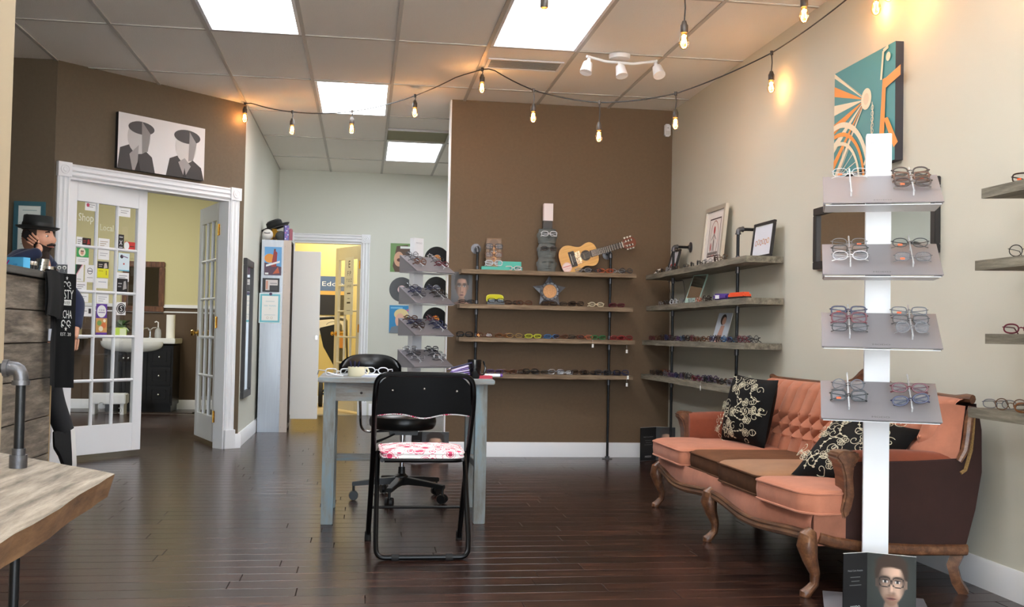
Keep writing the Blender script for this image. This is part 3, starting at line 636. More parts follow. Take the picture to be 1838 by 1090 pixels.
for u, v in ((.17, .6), (.5, .68), (.84, .6)): m.ball(bsurf(u, v, -.002), (.006, .004, .006), 10, 6)
m.build('bolt', mat('steel_bolt', (150, 146, 140), .35, 1.), ch)
st = [(.10, 4.75), (.47, 4.75), (.478, 5.12), (.092, 5.12)]
m = MB(); m.tube(rc([(.10, 4.76, .432), (.085, 5.13, .44), (.485, 5.13, .44), (.468, 4.76, .432), (.11, 4.755, .432)], .05, 5), .010, 8); m.box(.10, .47, 4.765, 5.12, .428, .44); m.build('seat_pan', blk, ch)
cushion('seat', [(.098, 4.75), (.47, 4.75), (.478, 5.13), (.09, 5.13)], .443, .466, .022, floral, floral, ch)
# ------------------------------------------------------------------ salon stool
vinyl = mat('black_vinyl', (12, 13, 14), .3, spec=.5); chrome = mat('chrome', (215, 215, 218), .12, 1.); plast = mat('black_plastic', (15, 16, 17), .45)
stl = thing('salon_stool', 'black vinyl swivel stool with backrest and five castors under the table', 'stool', (.252, 6.36, 0))
sx, sy = .252, 6.36; Ts = M.Translation((sx, sy, 0))
m = MB(); m.lathe([(.0, .425), (.15, .425), (.185, .432), (.20, .452), (.203, .478), (.196, .502), (.175, .516), (.12, .521), (0, .522)], 32, Ts); m.build('seat', vinyl, stl)
m = MB(); m.lathe([(.014, .12), (.014, .36), (.02, .36), (.02, .42), (.07, .42), (.07, .428)], 16, Ts); m.build('gas_column', chrome, stl)
m = MB(); m.box(sx-.08, sx+.09, sy-.06, sy+.06, .395, .424); m.tube([(sx-.05, sy-.06, .40), (sx-.12, sy-.12, .375), (sx-.17, sy-.16, .36)], [.005, .007, .01], 8); m.build('tilt_plate', plast, stl)
m = MB(); m.tube(rc([(sx-.02, sy+.05, .415), (sx-.25, sy+.06, .40), (sx-.262, sy+.10, .66), (sx-.20, sy+.22, .745)], .06, 6), .016, 8, flat=.5); m.build('support_bar', chrome, stl)
m = MB(); m.grid(lambda u, v: V((sx-.20+.22*math.sin((u-.5)*2.1)-.0, sy+.12+.22*math.cos((u-.5)*2.1)-.03, .745+(.125-.07*(abs(u-.5)*2)**3)*v)), 20, 8); m.grid(lambda u, v: V((sx-.20+.20*math.sin((u-.5)*2.1), sy+.12+.185*math.cos((u-.5)*2.1)-.03-.02*math.sin(PI*v), .745+(.125-.07*(abs(u-.5)*2)**3)*v)), 20, 8); m.build('backrest', vinyl, stl)
m = MB(); m.lathe([(.035, .09), (.045, .10), (.04, .145), (.022, .16), (.02, .2), (0, .2)], 16, Ts); hub = m.build('hub', plast, stl)
for k in range(5):
    a = -1.9+k*2*PI/5+.05; d = V((math.cos(a), math.sin(a), 0)); e = V((sx, sy, 0))+d*.285
    m = MB(); m.loft([[V((sx, sy, 0))+d*r+V((-d.y, d.x, 0))*w_*i+V((0, 0, z+h*j)) for i, j in ((-1, -1), (1, -1), (1, 1), (-1, 1))] for r, w_, z, h in ((.03, .026, .118, .022), (.16, .022, .112, .016), (.295, .017, .098, .012))]); lg = m.build('base_arm', plast, stl, bevel=.003)
    m = MB(); sd = V((-d.y, d.x, 0)); m.cyl(e+V((0, 0, .05)), e+V((0, 0, .10)), .008); c = e+d*.0+V((0, 0, .029))
    for q in (-1, 1): m.cyl(c+sd*(.006*q), c+sd*(.022*q), .029, .027, 14)
    m.build('caster', plast, lg)
WORLD[0] = False
# ------------------------------------------------------------------ counter, shirt, bench plank
barn = wood('grey_barn_board', (66, 58, 50), (112, 102, 90), (158, 148, 132), 1, 2.6, .8, .14, .5, streak=9)
slab = wood('dark_grey_counter_slab', (56, 54, 50), (74, 72, 68), (92, 90, 84), 1, 3, .55, .03, .15)
shelfw = wood('weathered_shelf_board', (84, 68, 52), (128, 108, 86), (168, 148, 122), 0, 3, .8, .08, .5, streak=12)
shelfy = wood('weathered_grey_shelf_board', (78, 72, 62), (122, 116, 102), (160, 154, 138), 1, 3, .8, .08, .5, streak=12)
ironp = mat('black_iron_pipe', (44, 45, 47), .38, .75, var=.15, scale=30); galv = mat('grey_pipe_fitting', (98, 98, 102), .4, .85, var=.12, scale=40, bump=.1, bscale=120)
WORLD[0] = True
co = thing('reception_counter', 'tall reception counter clad in grey barn boards with a dark top', 'counter', (-2.15, 5.6, 0))
CX = -1.88
m = MB(); m.box(-2.48, CX-.022, 4.3, 6.70, 0, 1.285); m.build('carcass', mat('counter_carcass', (52, 46, 40), .8), co)
zs = [.004, .235, .462, .694, .908, 1.095, 1.283]
for i in range(6):
    for y0, y1 in (((4.3, 5.4), (5.403, 6.715)) if i % 2 else ((4.3, 6.715),)):
        o = MB().box(CX-.022, CX+random.uniform(-.003, .003), y0, y1, zs[i]+.003, zs[i+1]-.003).build('board', barn, co, bevel=.003)
for i in range(6): MB().box(-2.48, CX-.022, 6.70, 6.72, zs[i]+.003, zs[i+1]-.003).build('board', barn, co, bevel=.003)
MB().box(CX-.014, CX+.004, 6.705, 6.722, .004, .69).build('corner_strip', mat('raw_pine_strip', (176, 150, 112), .7), co)
MB().box(-2.53, CX+.028, 4.28, 6.74, 1.287, 1.328).build('counter_top', slab, co, bevel=.003)
# folded black t-shirt over the counter corner
sh = thing('tshirt', 'black printed t-shirt hung over the counter corner', 't-shirt', (-1.84, 6.7, .64))
bc = mat('black_jersey', (9, 9, 10), .95)
P0 = V((-1.862, 6.36)); P1 = V((-1.858, 6.60)); P2 = V((-1.846, 6.655)); P3 = V((-1.748, 6.70))
PATH = [V((p.x, p.y, 0)) for p in (P0, P1, P2, P3)]; PL = [0.]
for a, b in zip(PATH, PATH[1:]): PL.append(PL[-1]+(b-a).length)
def along(s):
    s *= PL[-1]
    for i in range(3):
        if s <= PL[i+1] or i == 2: t = (s-PL[i])/(PL[i+1]-PL[i]); d = (PATH[i+1]-PATH[i]).normalized(); return PATH[i].lerp(PATH[i+1], t), V((d.y, -d.x, 0))
def shirtp(u, v, off=0.):
    p, n = along(u); r = .010*math.sin(u*15)*(.2+.8*v)+.004*math.sin(u*31+2)*v
    lo = .645+(.02*math.sin(u*9) if u < .55 else .0)+(.03 if u < .5 else 0)
    z = 1.338-.012*u-(1.338-lo)*v
    return p+n*(.012+r+off+.012*v)+V((0, 0, z))
m = MB(); U0 = .40
m.grid(lambda u, v: shirtp(.42+.58*u, v), 40, 24); m.build('body', bc, sh)
m = MB(); m.grid(lambda u, v: shirtp(.10+.66*u, v*.40, .014+.01*math.sin(PI*v)+.02*u)+V((0, 0, -.03*(u-.5)**2)), 16, 12); m.grid(lambda u, v: shirtp(.10+.66*u, v*.40, .006)+V((0, 0, -.03*(u-.5)**2)), 16, 12); m.build('sleeve', bc, sh)
top = MB(); top.box(-1.99, -1.845, 6.50, 6.735, 1.330, 1.345); top.build('folded_top', bc, sh, bevel=.006)
p = Print(); wh = (222, 222, 216)
p.poly([(.0+.012*math.cos(PI/2+i*PI/5)*(1 if i % 2 == 0 else .4), .612+.014*math.sin(PI/2+i*PI/5)*(1 if i % 2 == 0 else .4)) for i in range(10)], wh)
for s_ in (-1, 1): p.arc(s_*.018, .575, .014, 0, 4.5, .006, wh); p.arc(s_*.032, .560, .010, 1, 5.5, .005, wh)
p.text('USTY', .0, .485, .058, wh, wd=.125); p.rect(-.045, .445, .09, .034, wh); p.text('BARBER', 0, .451, .022, (20, 20, 23), wd=.075)
p.text('RCHA', 0, .365, .052, wh, wd=.105)
for s_ in (-1, 1): p.arc(s_*.024, .335, .016, 0, 5, .007, wh); p.arc(s_*.034, .318, .008, 0, 5, .005, wh)
p.poly([(.0+.014*math.cos(PI/2+i*PI/5)*(1 if i % 2 == 0 else .4), .300+.016*math.sin(PI/2+i*PI/5)*(1 if i % 2 == 0 else .4)) for i in range(10)], wh)
p.text('EST. 20', 0, .258, .020, wh, wd=.095)
p.build('shirt_print', sh, lambda q: shirtp(.868+q[0]*1.5, 1-(q[1]+.06)/.70, .0035+q[2]))
MB().box(-1.842, -1.838, 6.50, 6.56, .92, .99).build('price_tag', mat('pale_tag', (190, 194, 206), .6), sh)
# things on the counter top
WORLD[0] = False
CT = 1.328
t = thing('leaflet_box', 'light blue cardboard leaflet box on the counter top', 'box', (*at(28, 482, 2, CT).xy, CT), -.35)
MB().box(-.065, .07, -.03, .03, 0, .062).build('box', mat('sky_blue_card', (92, 186, 232), .5), t, bevel=.001)
p = Print(); p.line([(-.055, .012), (-.045, .006), (-.02, .045)], .008, (206, 40, 130)); p.text('ros', .02, .016, .014, (40, 90, 170)); p.build('print', t, frame_m((0, -.031, 0), (1, 0, 0), (0, 0, 1)))
tin = mat('brushed_tin', (196, 194, 190), .25, 1.); jar = mat('black_tin_lid', (26, 25, 27), .35)
def disc_tin(name, label, x, y, z, r, h, body, group):
    t = thing(name, label, 'tin', (x, y, z), group=group)
    MB().lathe([(0, 0), (r, 0), (r, h*.55), (0, h*.55)], 20).build('base', body, t); MB().lathe([(0, h*.56), (r*1.04, h*.56), (r*1.04, h*.95), (r*.97, h), (0, h)], 20).build('lid', tin, t)
a = at(56, 487, 2, CT)
for k in range(3): p_ = at(50+k*7, 484+k, 2, CT); disc_tin('jar', ['small dark jar next to the blue leaflet box', 'small dark jar in the middle of the three by the blue box', 'small dark jar touching the silver tin stack'][k], p_.x, p_.y-.02*k, CT, .018, .05, jar, 'dark jars on the counter')
p_ = at(73, 488, 2, CT)
for k in range(4): disc_tin('tin', ['bottom silver tin of the tall stack on the counter', 'second silver tin up in the tall counter stack', 'third silver tin up in the tall counter stack', 'topmost silver tin of the tall counter stack'][k], p_.x+.003*k, p_.y, CT+.0005+.019*k, .036, .0185, tin, 'stacked tins on the counter')
p_ = at(90, 491, 2, CT)
for k in range(2): disc_tin('tin', ['lower silver tin of the short pair on the counter', 'upper silver tin of the short pair on the counter'][k], p_.x, p_.y-.03, CT+.0005+.02*k, .042, .0195, tin, 'stacked tins on the counter')
for k, px in enumerate((107, 117)):
    p_ = at(px, 494, 1, 6.70); t = thing('beard_oil_box', ['black box with white emblem beside the tins', 'black box with white emblem at the counter corner'][k], 'box', (p_.x, 6.69-.01*k, 1.346 if k == 9 else CT), .25, 'black emblem boxes')
    MB().box(-.017, .017, -.017, .017, 0.0, .055).build('box', jar, t, bevel=.001); q = Print(); q.disc(0, .036, .011, (206, 206, 200)); q.disc(0, .034, .006, (40, 38, 40)); q.text('S', 0, .012, .008, (170, 170, 166)); q.build('print', t, frame_m((0, -.0175, 0), (1, 0, 0), (0, 0, 1)))
# plank on pipes by the camera
WORLD[0] = True
bench = thing('pipe_plank_shelf', 'low weathered plank shelf on black iron pipe legs in the near corner', 'shelf', (-.73, 1.6, 0))
edge = wood('worn_plank_edge', (74, 50, 32), (110, 78, 50), (140, 106, 72), 1, 6, .8, .05, .6, streak=5)
outl = [(-.507, 2.30), (-.86, 2.68), (-.93, 2.68), (-.93, .4), (-.48, .4)]; k = 26
r_ = random.Random(4); side = [(-.507+.027*(1-i/k)*0+(.018*i/k)+r_.uniform(-.004, .004), 2.30-1.9*i/k) for i in range(k+1)]
poly = [(-.93, .4), (-.93, 2.68), (-.86, 2.68)] + [(-.86+.353*i/8+r_.uniform(-.003, .003), 2.68-.38*i/8) for i in range(1, 8)] + side
top_, bot_ = .70, .653
m = MB(); a = [m.v((x, y, top_)) for x, y in poly]; b = [m.v((x-(.012 if x > -.6 else 0), y-(.008 if x > -.86 else 0), bot_)) for x, y in poly]; m.f(a); m.mi = 1; m.f(b[::-1])
for i in range(len(a)): j = (i+1) % len(a); m.f((a[i], b[i], b[j], a[j]))
plankw = wood('pale_weathered_plank', (66, 58, 50), (134, 124, 112), (180, 168, 154), 1, 3, .75, .04, .9, streak=10)
m.build('plank', [plankw, edge], bench, smooth=False)
px_, py_ = -.732, 2.396
def elbow(c, d0, d1, r=.019):
    c = V(c); d0 = V(d0); d1 = V(d1); pts = [c+d0*.034, c+d0*.02] + [c+(d0*(1-t)**2+d1*t*t)*.02 for t in (.25, .5, .75)] + [c+d1*.02, c+d1*.034]
    return MB().tube(pts, [r*.82]*len(pts), 12).tube([c+d0*.026, c+d0*.036], r, 12).tube([c+d1*.026, c+d1*.036], r, 12)
def flange(c, d, r=.042):
    c = V(c); d = V(d); m = MB(); T_ = c.to_track_quat('Z', 'Y'); q = d.to_track_quat('Z', 'Y').to_matrix().to_4x4(); q.translation = c; m.T = q
    m.lathe([(0, 0), (r, 0), (r, .005), (.018, .008), (.018, .022), (.0125, .022), (.0125, .01), (0, .01)], 20)
    for k in range(4): a = PI/4+k*PI/2; m.lathe([(.004, .005), (.004, .008), (0, .008)], 8, M.Translation((.031*math.cos(a), .031*math.sin(a), 0)))
    return m
p1 = MB().cyl((px_, py_, .74), (px_, py_, .90), .0105, n=14).build('pipe', ironp, bench); elbow((px_, py_, .915), (0, 0, -1), (-1, 0, 0)).build('elbow', galv, p1)
MB().tube([(px_, py_, .698), (px_, py_, .728), (px_, py_, .728), (px_, py_, .742)], [.0185, .0185, .014, .014], 14).build('coupling', galv, p1)
p2 = MB().cyl((px_-.03, py_, .915), (-.965, py_, .915), .0105, n=14).build('pipe', ironp, bench); flange((-.9695, py_, .915), (1, 0, 0)).build('flange', galv, p2)
p3 = MB().cyl((px_, py_-.0, .655), (px_, py_, .02), .0105, n=14).build('pipe', ironp, bench); flange((px_, py_, 0), (0, 0, 1)).build('flange', galv, p3)
p3 = MB().cyl((px_, .7, .655), (px_, .7, .02), .0105, n=14).build('pipe', ironp, bench); flange((px_, .7, 0), (0, 0, 1)).build('flange', galv, p3)
# ------------------------------------------------------------------ pipe shelving
def board(m, x0, x1, y0, y1, z, th, along, seed):
    r = random.Random(seed); n = 16; rings = []
    for i in range(n+1):
        t = i/n; j = r.uniform(-.003, .003); k = r.uniform(-.0025, .0025)
        if along == 'x': x = x0+(x1-x0)*t; rings.append([(x, y0+j, z-th/2+k), (x, y1, z-th/2), (x, y1, z+th/2), (x, y0+j, z+th/2)])
        else: y = y0+(y1-y0)*t; rings.append([(x0+j, y, z-th/2+k), (x1, y, z-th/2), (x1, y, z+th/2), (x0+j, y, z+th/2)])
    return m.loft(rings)
def riser(unit, x, y, ztop, d, stand, zl):
    pp = MB().cyl((x, y, .02), (x, y, ztop-.03), .0107, n=12).build('pipe', ironp, unit); flange((x, y, 0), (0, 0, 1)).build('flange', galv, pp)
    elbow((x, y, ztop), (0, 0, -1), d).build('elbow', galv, pp)
    for z in zl: MB().tube([(x, y, z-.065), (x, y, z-.024)], .0145, 12).build('coupling', galv, pp)
    for z in zl: MB().tube([(x, y, z+.024), (x, y, z+.05)], .0145, 12).build('coupling', galv, pp)
    d = V(d); q = MB().cyl(V((x, y, ztop))+d*.03, V((x, y, ztop))+d*(stand-.003), .0107, n=12).build('pipe', ironp, unit); flange(V((x, y, ztop))+d*stand, -d).build('flange', galv, q)
BZ = [1.514, 1.234, .966, .675]
ub = thing('pipe_shelf', 'four-board pipe shelf on the brown wall holding the guitar and glasses', 'shelf', (1.49, 8.45, 0))
for i, (x0, x1) in enumerate(((.772, 2.215), (.762, 2.19), (.762, 2.212), (.80, 2.20))): board(MB(), x0, x1, 8.335, 8.565, BZ[i], .034, 'x', i).build('shelf_board', shelfw, ub)
riser(ub, .910, 8.45, 1.715, (0, 1, 0), D-8.45, BZ); riser(ub, 2.022, 8.45, 1.70, (0, 1, 0), D-8.45, BZ)
RZ = [1.508, 1.248, .968, .684]
ur = thing('pipe_shelf', 'four-board pipe shelf on the cream wall beyond the sofa', 'shelf', (2.43, 7.3, 0))
for i, (y0, y1) in enumerate(((6.15, 8.44), (6.14, 8.42), (6.16, 8.53), (6.19, 8.545))): board(MB(), 2.325, 2.567, y0, y1, RZ[i], .04, 'y', 10+i).build('shelf_board', shelfy, ur)
riser(ur, 2.43, 8.02, 1.735, (1, 0, 0), W-2.43, RZ); riser(ur, 2.43, 6.575, 1.735, (1, 0, 0), W-2.43, RZ)
NZ = [1.59, 1.314, 1.03, .742]
un = thing('pipe_shelf', 'four-board pipe shelf on the cream wall cut by the picture edge', 'shelf', (2.45, 2.9, 0))
for i, yf in enumerate((3.72, 3.76, 3.69, 3.80)):
    mm = MB(); mm.prism([(2.352, yf), (2.565, yf-.07), (2.565, 1.9), (2.352, 1.9)], NZ[i]-.019, NZ[i]+.019); mm.build('shelf_board', shelfy, un)
riser(un, 2.43, 3.2, 1.8, (1, 0, 0), W-2.43, NZ); riser(un, 2.43, 2.1, 1.8, (1, 0, 0), W-2.43, NZ)
WORLD[0] = False
# ------------------------------------------------------------------ eyeglasses
lensm = glass('demo_lens', (236, 238, 240), .35, .03)
GC = {}
FCOL = {'black': (20, 20, 22), 'dark brown': (52, 34, 26), 'brown': (96, 58, 38), 'tortoiseshell': (110, 66, 34), 'burgundy': (96, 28, 44), 'red': (136, 38, 40), 'silver': (170, 170, 174), 'gunmetal': (74, 76, 82), 'navy': (34, 40, 78), 'blue': (60, 110, 160), 'purple': (74, 50, 92), 'yellow-green': (186, 190, 50), 'green': (48, 120, 70), 'cream': (206, 196, 168), 'gold': (180, 146, 88), 'orange': (176, 88, 56), 'clear': (206, 208, 212), 'grey': (110, 110, 116), 'bronze': (110, 78, 54)}
SHP = {'rectangular': (.0265, .0155, 3.6), 'round': (.0235, .0215, 2.0), 'oval': (.0265, .0170, 2.3), 'square': (.0265, .0195, 3.2), 'rimless': (.0265, .0165, 2.6)}
def gmesh(style, col, small, fold):
    key = (style, col, small, fold)
    if key in GC: return GC[key]
    a, b, e = SHP[style]; thin = col in ('silver', 'gunmetal', 'gold', 'bronze', 'grey', 'black') and style != 'square'
    r = (.0009 if style == 'rimless' else .00135 if thin else .0023)*(1.25 if small else 1); n = 14 if small else 26; br = .0095
    fm = mat('spectacle_'+col.replace(' ', '_').replace('-', '_'), FCOL[col], .3 if not thin else .28, .6 if col in ('silver', 'gunmetal', 'gold', 'bronze') else 0., spec=.5)
    def rim(s): return [V((s*(a+br)+a*math.copysign(abs(math.cos(t))**(2/e), math.cos(t)), .0, b+.002+b*math.copysign(abs(math.sin(t))**(2/e), math.sin(t))*(1 if math.sin(t) > 0 else .95)+.0*s)) for t in [2*PI*i/n for i in range(n)]]
    fr = MB(); tp = []; ln = MB()
    for s in (-1, 1):
        R = rim(s); fr.tube(R, r, 4 if small else 6, closed=True, flat=1.3); ln.f([ln.v(q) for q in R])
    fr.tube([(-br-.001, 0, b*1.25), (0, -.003, b*1.42), (br+.001, 0, b*1.25)], r*1.1, 5)
    xo = 2*a+br
    for s in (-1, 1):
        fr.tube([(s*(xo-.001), 0, b*1.45), (s*(xo+.005), .003, b*1.5), (s*(xo+.006), .008, b*1.5)], r*1.2, 5)
        t = MB(); rr = r*1.15
        if fold == 'open': t.tube([(s*(xo+.006), .006, b*1.5), (s*(xo+.007), .07, b*1.5), (s*(xo+.005), .105, b*1.4), (s*(xo+.002), .135, b*.1)], rr, 5)
        else:
            o = .011+(.005 if s > 0 else 0); t.tube([(s*(xo+.006), .008, b*1.5), (s*(xo-.01), o, b*1.35), (-s*(xo-.03), o+.004, b*.8), (-s*(xo+.004), o+.006, b*.12)], [rr, rr, rr, rr*1.3], 5)
        tp.append(t)
    if small:
        fr.mi = 0
        for t in tp:
            vm = {}
            for v in t.bm.verts: vm[v] = fr.bm.verts.new(v.co)
            for f in t.bm.faces: fr.bm.faces.new([vm[v] for v in f.verts])
        for f in ln.bm.faces: q = fr.bm.faces.new([fr.bm.verts.new(v.co) for v in f.verts]); q.material_index = 1
        GC[key] = fr.mesh('eyeglasses', [fm, lensm])
    else:
        GC[key] = (fr.mesh('rims', fm), tp[0].mesh('temple', fm), tp[1].mesh('temple', fm), ln.mesh('lens', lensm, smooth=False))
    return GC[key]
ntag = MB().box(-.008, .008, -.0004, .0004, 0, .007).mesh('orange_tag', mat('orange_sticker', (240, 96, 40), .5), smooth=False)
NG = [0]
def specs(style, col, mw, label, group, small=False, fold='folded', sticker=0):
    NG[0] += 1; g = gmesh(style, col, small, fold)
    if small: o = link('eyeglasses', g); o.matrix_world = mw; tag(o, label, 'eyeglasses', group); return o
    t = thing('eyeglasses', label, 'eyeglasses', group=group, mw=mw)
    for nm, me in zip(('rims', 'temple', 'temple', 'lens'), g): link(nm, me, t)
    if sticker: link('orange_tag', ntag, t, (sticker*.036, -.001, .008))
    return t
ORD = 'first second third fourth fifth sixth seventh eighth ninth tenth eleventh twelfth thirteenth fourteenth fifteenth sixteenth seventeenth eighteenth nineteenth twentieth'.split()
def lab_(style, col): return f'{col} {style}' if style != 'rimless' else f'{col} rimless'
# ------------------------------------------------------------------ display stands
panelm = mat('silver_display_panel', (138, 135, 140), .4, .15); whitep = mat('white_display_post', (240, 242, 246), .35)
acry = mat('acrylic_rod', (226, 228, 232), .12, alpha=.55)
PT = [1.652, 1.386, 1.118, .852]
def stand(label, loc, rz, PT=PT, zp=1.822, kw=1.):
    t = thing('display_stand', label, 'display stand', loc, rz, 'tall eyewear display stands')
    MB().box(-.047, .047, -.03, .03, .006, zp).build('post', whitep, t, bevel=.002)
    p = Print(); p.text('MODO', 0, zp-.047, .014, (176, 178, 186), wd=.06); p.build('logo', t, frame_m((0, -.0305, 0), (1, 0, 0), (0, 0, 1)))
    MB().box(-.19, .19, -.28, .11, 0, .006).build('base_plate', panelm, t, bevel=.001)
    for z in PT:
        m = MB(); n = V((0, -.51, .86)); u = .21*kw
        m.loft([[V((s*u, y, zz))+n*d for y, zz, d in ((-.032, z, 0), (-.256, z-.131, 0), (-.256, z-.131, .004), (-.032, z, .004))] for s in (-1, 1)])
        pn = m.build('panel', panelm, t)
        m = MB()
        for s in (-1, 1):
            m = MB(); x = s*.205*kw; m.loft([[(x-.002, -.03, z-.002), (x-.002, -.03, z-.134), (x-.002, -.25, z-.134)], [(x+.002, -.03, z-.002), (x+.002, -.03, z-.134), (x+.002, -.25, z-.134)]]); m.build('cheek', panelm, pn)
        m = MB(); m.box(-.203*kw, .203*kw, -.248, -.032, z-.137, z-.134); m.build('underside', whitep, pn)
        F = frame_m((0, -.256, z-.131), (1, 0, 0), (0, .863, .505)) @ M.Translation((0, 0, .0046))
        p = Print(); p.text('MODO', 0, .014, .010, (70, 68, 72), wd=.062); p.build('logo', pn, F)
        for s in (-1, 1):
            m = MB(); m.T = F; pts = []; rr = []
            for i in range(27): pts.append((s*.11, .045+.0092*i, .022)); rr.append(.0036 if i % 2 else .0026)
            m.tube(pts, rr, 6); m.tube([(s*.11, .06, 0), (s*.11, .06, .022)], .003, 6); m.tube([(s*.11, .2, 0), (s*.11, .2, .022)], .003, 6); m.build('rod', acry, pn)
    return t
def on_stand(t, k, side, v, style, col, label, tilt=0., sticker=0, small=False, group='eyeglasses on the near display stand', Z=PT):
    z = Z[k]; F = frame_m((0, -.256, z-.131), (1, 0, 0), (0, .863, .505)) @ M.Translation((side*.11, v, .019))
    B_ = t.matrix_basis @ F @ M.Rotation(-.62, 4, 'X') @ M.Rotation(tilt, 4, 'Y')      # fronts stand up off the slope
    return specs(style, col, B_, label, group, small, sticker=sticker)
s1 = stand('tall white eyewear display stand in front of the sofa arm', (1.985, 3.83, 0), -.41)
NS = 'on the near display stand'
for k, side, v, st_, c, tl, sk in ((0, -1, .215, 'rimless', 'clear', 0, -1), (0, 1, .21, 'oval', 'dark brown', 0, 0), (0, 1, .165, 'rectangular', 'brown', 0, 1), (0, 1, .105, 'oval', 'dark brown', 0, -1),
        (1, -1, .20, 'rimless', 'grey', 0, 1), (1, -1, .145, 'rectangular', 'black', 0, 0), (1, -1, .085, 'oval', 'silver', 0, 0), (1, 1, .195, 'oval', 'black', 0, -1), (1, 1, .075, 'rimless', 'gunmetal', 0, -1),
        (2, -1, .215, 'rectangular', 'navy', 0, -1), (2, -1, .150, 'square', 'burgundy', 0, 0), (2, -1, .085, 'rectangular', 'black', 0, 0), (2, 1, .215, 'rectangular', 'gunmetal', 0, -1), (2, 1, .150, 'rectangular', 'black', 0, 0), (2, 1, .080, 'round', 'grey', 0, 0),
        (3, -1, .165, 'round', 'gunmetal', 0, 0), (3, -1, .095, 'square', 'black', 0, -1), (3, 1, .165, 'oval', 'burgundy', 0, 0), (3, 1, .085, 'oval', 'navy', -.16, 0)):
    n = {0: 'top', 1: 'second', 2: 'third', 3: 'lowest'}[k]
    row = 'upper' if v > .19 or (k == 3 and v > .15) else 'lower' if v < .11 else 'middle'
    on_stand(s1, k, side, v, st_, c, f"{lab_(st_, c)} eyeglasses, {row} on the {'left' if side < 0 else 'right'} rod of the near stand's {n} panel", tl, sk)
PH = [1.617, 1.369, 1.121, .874]
s2 = stand('eyewear display stand in the hall mouth, turned towards the sofa', (.412, 8.38, 0), .62, PH, 1.768, .93)
r_ = random.Random(11); CL = ['black', 'brown', 'burgundy', 'gunmetal', 'navy', 'silver', 'dark brown']; ST = ['rectangular', 'oval', 'square', 'round']
for k in range(4):
    for side in (-1, 1):
        for v in (.205, .145, .085):
            c = r_.choice(CL); s_ = r_.choice(ST); n = ('top', 'second', 'third', 'lowest')[k]
            on_stand(s2, k, side, v, s_, c, f"{lab_(s_, c)} eyeglasses, {'upper' if v > .2 else 'middle' if v > .1 else 'lower'} on the {'left' if side < 0 else 'right'} rod of the hall stand's {n} panel", small=True, group='eyeglasses on the hall display stand', Z=PH)
# folded cardboard brochures
def brochure(label, loc, rz, h, wl, wr, man):
    t = thing('folded_brochure', label, 'brochure', loc, rz, 'folded portrait brochures')
    blackc = mat('black_card', (14, 14, 15), .5, spec=.2)
    for s, w_, ang in ((-1, wl, .5), (1, wr, -.28)):
        ax = V((s*math.cos(ang), -abs(math.sin(ang)), 0)); nrm = V((0, 0, 1)).cross(ax)*(-s) if s > 0 else V((0, 0, 1)).cross(ax)
        nrm = V((-ax.y, ax.x, 0)); nrm = nrm if nrm.y < 0 else -nrm
        m = MB(); q = [V((0, 0, 0)), ax*w_, ax*w_+V((0, 0, h)), V((0, 0, h))]; m.loft([[a for a in q], [a-nrm*.0035 for a in q]]); pn = m.build('card', blackc, t, smooth=False)
        xr = ax if s > 0 else -ax; o = V((0, 0, 0)) if s > 0 else ax*w_
        p = Print()
        if s < 0:
            p.rect(0, 0, w_, h, (24, 24, 26)); p.text('Metal Core Acetate', w_*.5, h*.70, h*.03, (150, 150, 152), wd=w_*.62)
            for i, f in enumerate((.42, .34, .5)): p.rect(w_*(.5-f/2), h*(.60-.065*i), w_*f, h*.014, (96, 98, 98))
            p.text('MODO', w_*.5, h*.09, h*.055, (226, 226, 226), wd=w_*.4)
        else: portrait(p, 0, 0, w_, h, **man)
        p.build('print', pn, frame_m(o+nrm*.0006, xr, (0, 0, 1)))
        m = MB(); m.loft([[a+V((0, 0, 0)) for a in (q[3], q[2], q[2]-nrm*.004+V((0, 0, .001)), q[3]-nrm*.004+V((0, 0, .001)))], [a+V((0, 0, .0012)) for a in (q[3], q[2], q[2]-nrm*.004, q[3]-nrm*.004)]])
        m.box(0, .0001, 0, .0001, h-.0001, h); m.build('cut_edge', mat('white_card_edge', (226, 226, 222), .6), pn)
    return t
bp0 = at(1552, 993, 1, 3.68)
brochure('folded black brochure with a bearded man in glasses, at the near stand', (bp0.x, 3.66, .0065), -.30, bp0.z, .105, .17, dict(hair=(58, 42, 32), skin=(222, 186, 164), beard=(150, 112, 92), bg_=(34, 38, 36)))
bp1 = at(1176, 768, 1, 8.33)
brochure('folded black brochure standing on the floor behind the sofa end', (2.42, 8.40, .001), .05, .27, .185, .17, dict(hair=(40, 30, 26), bg_=(24, 26, 26)))
brochure('folded black brochure with a woman in glasses, at the hall stand base', (.475, 8.17, .0065), .12, .235, .10, .21, dict(hair=(46, 34, 28), skin=(214, 172, 148), bg_=(52, 54, 56), long=False))
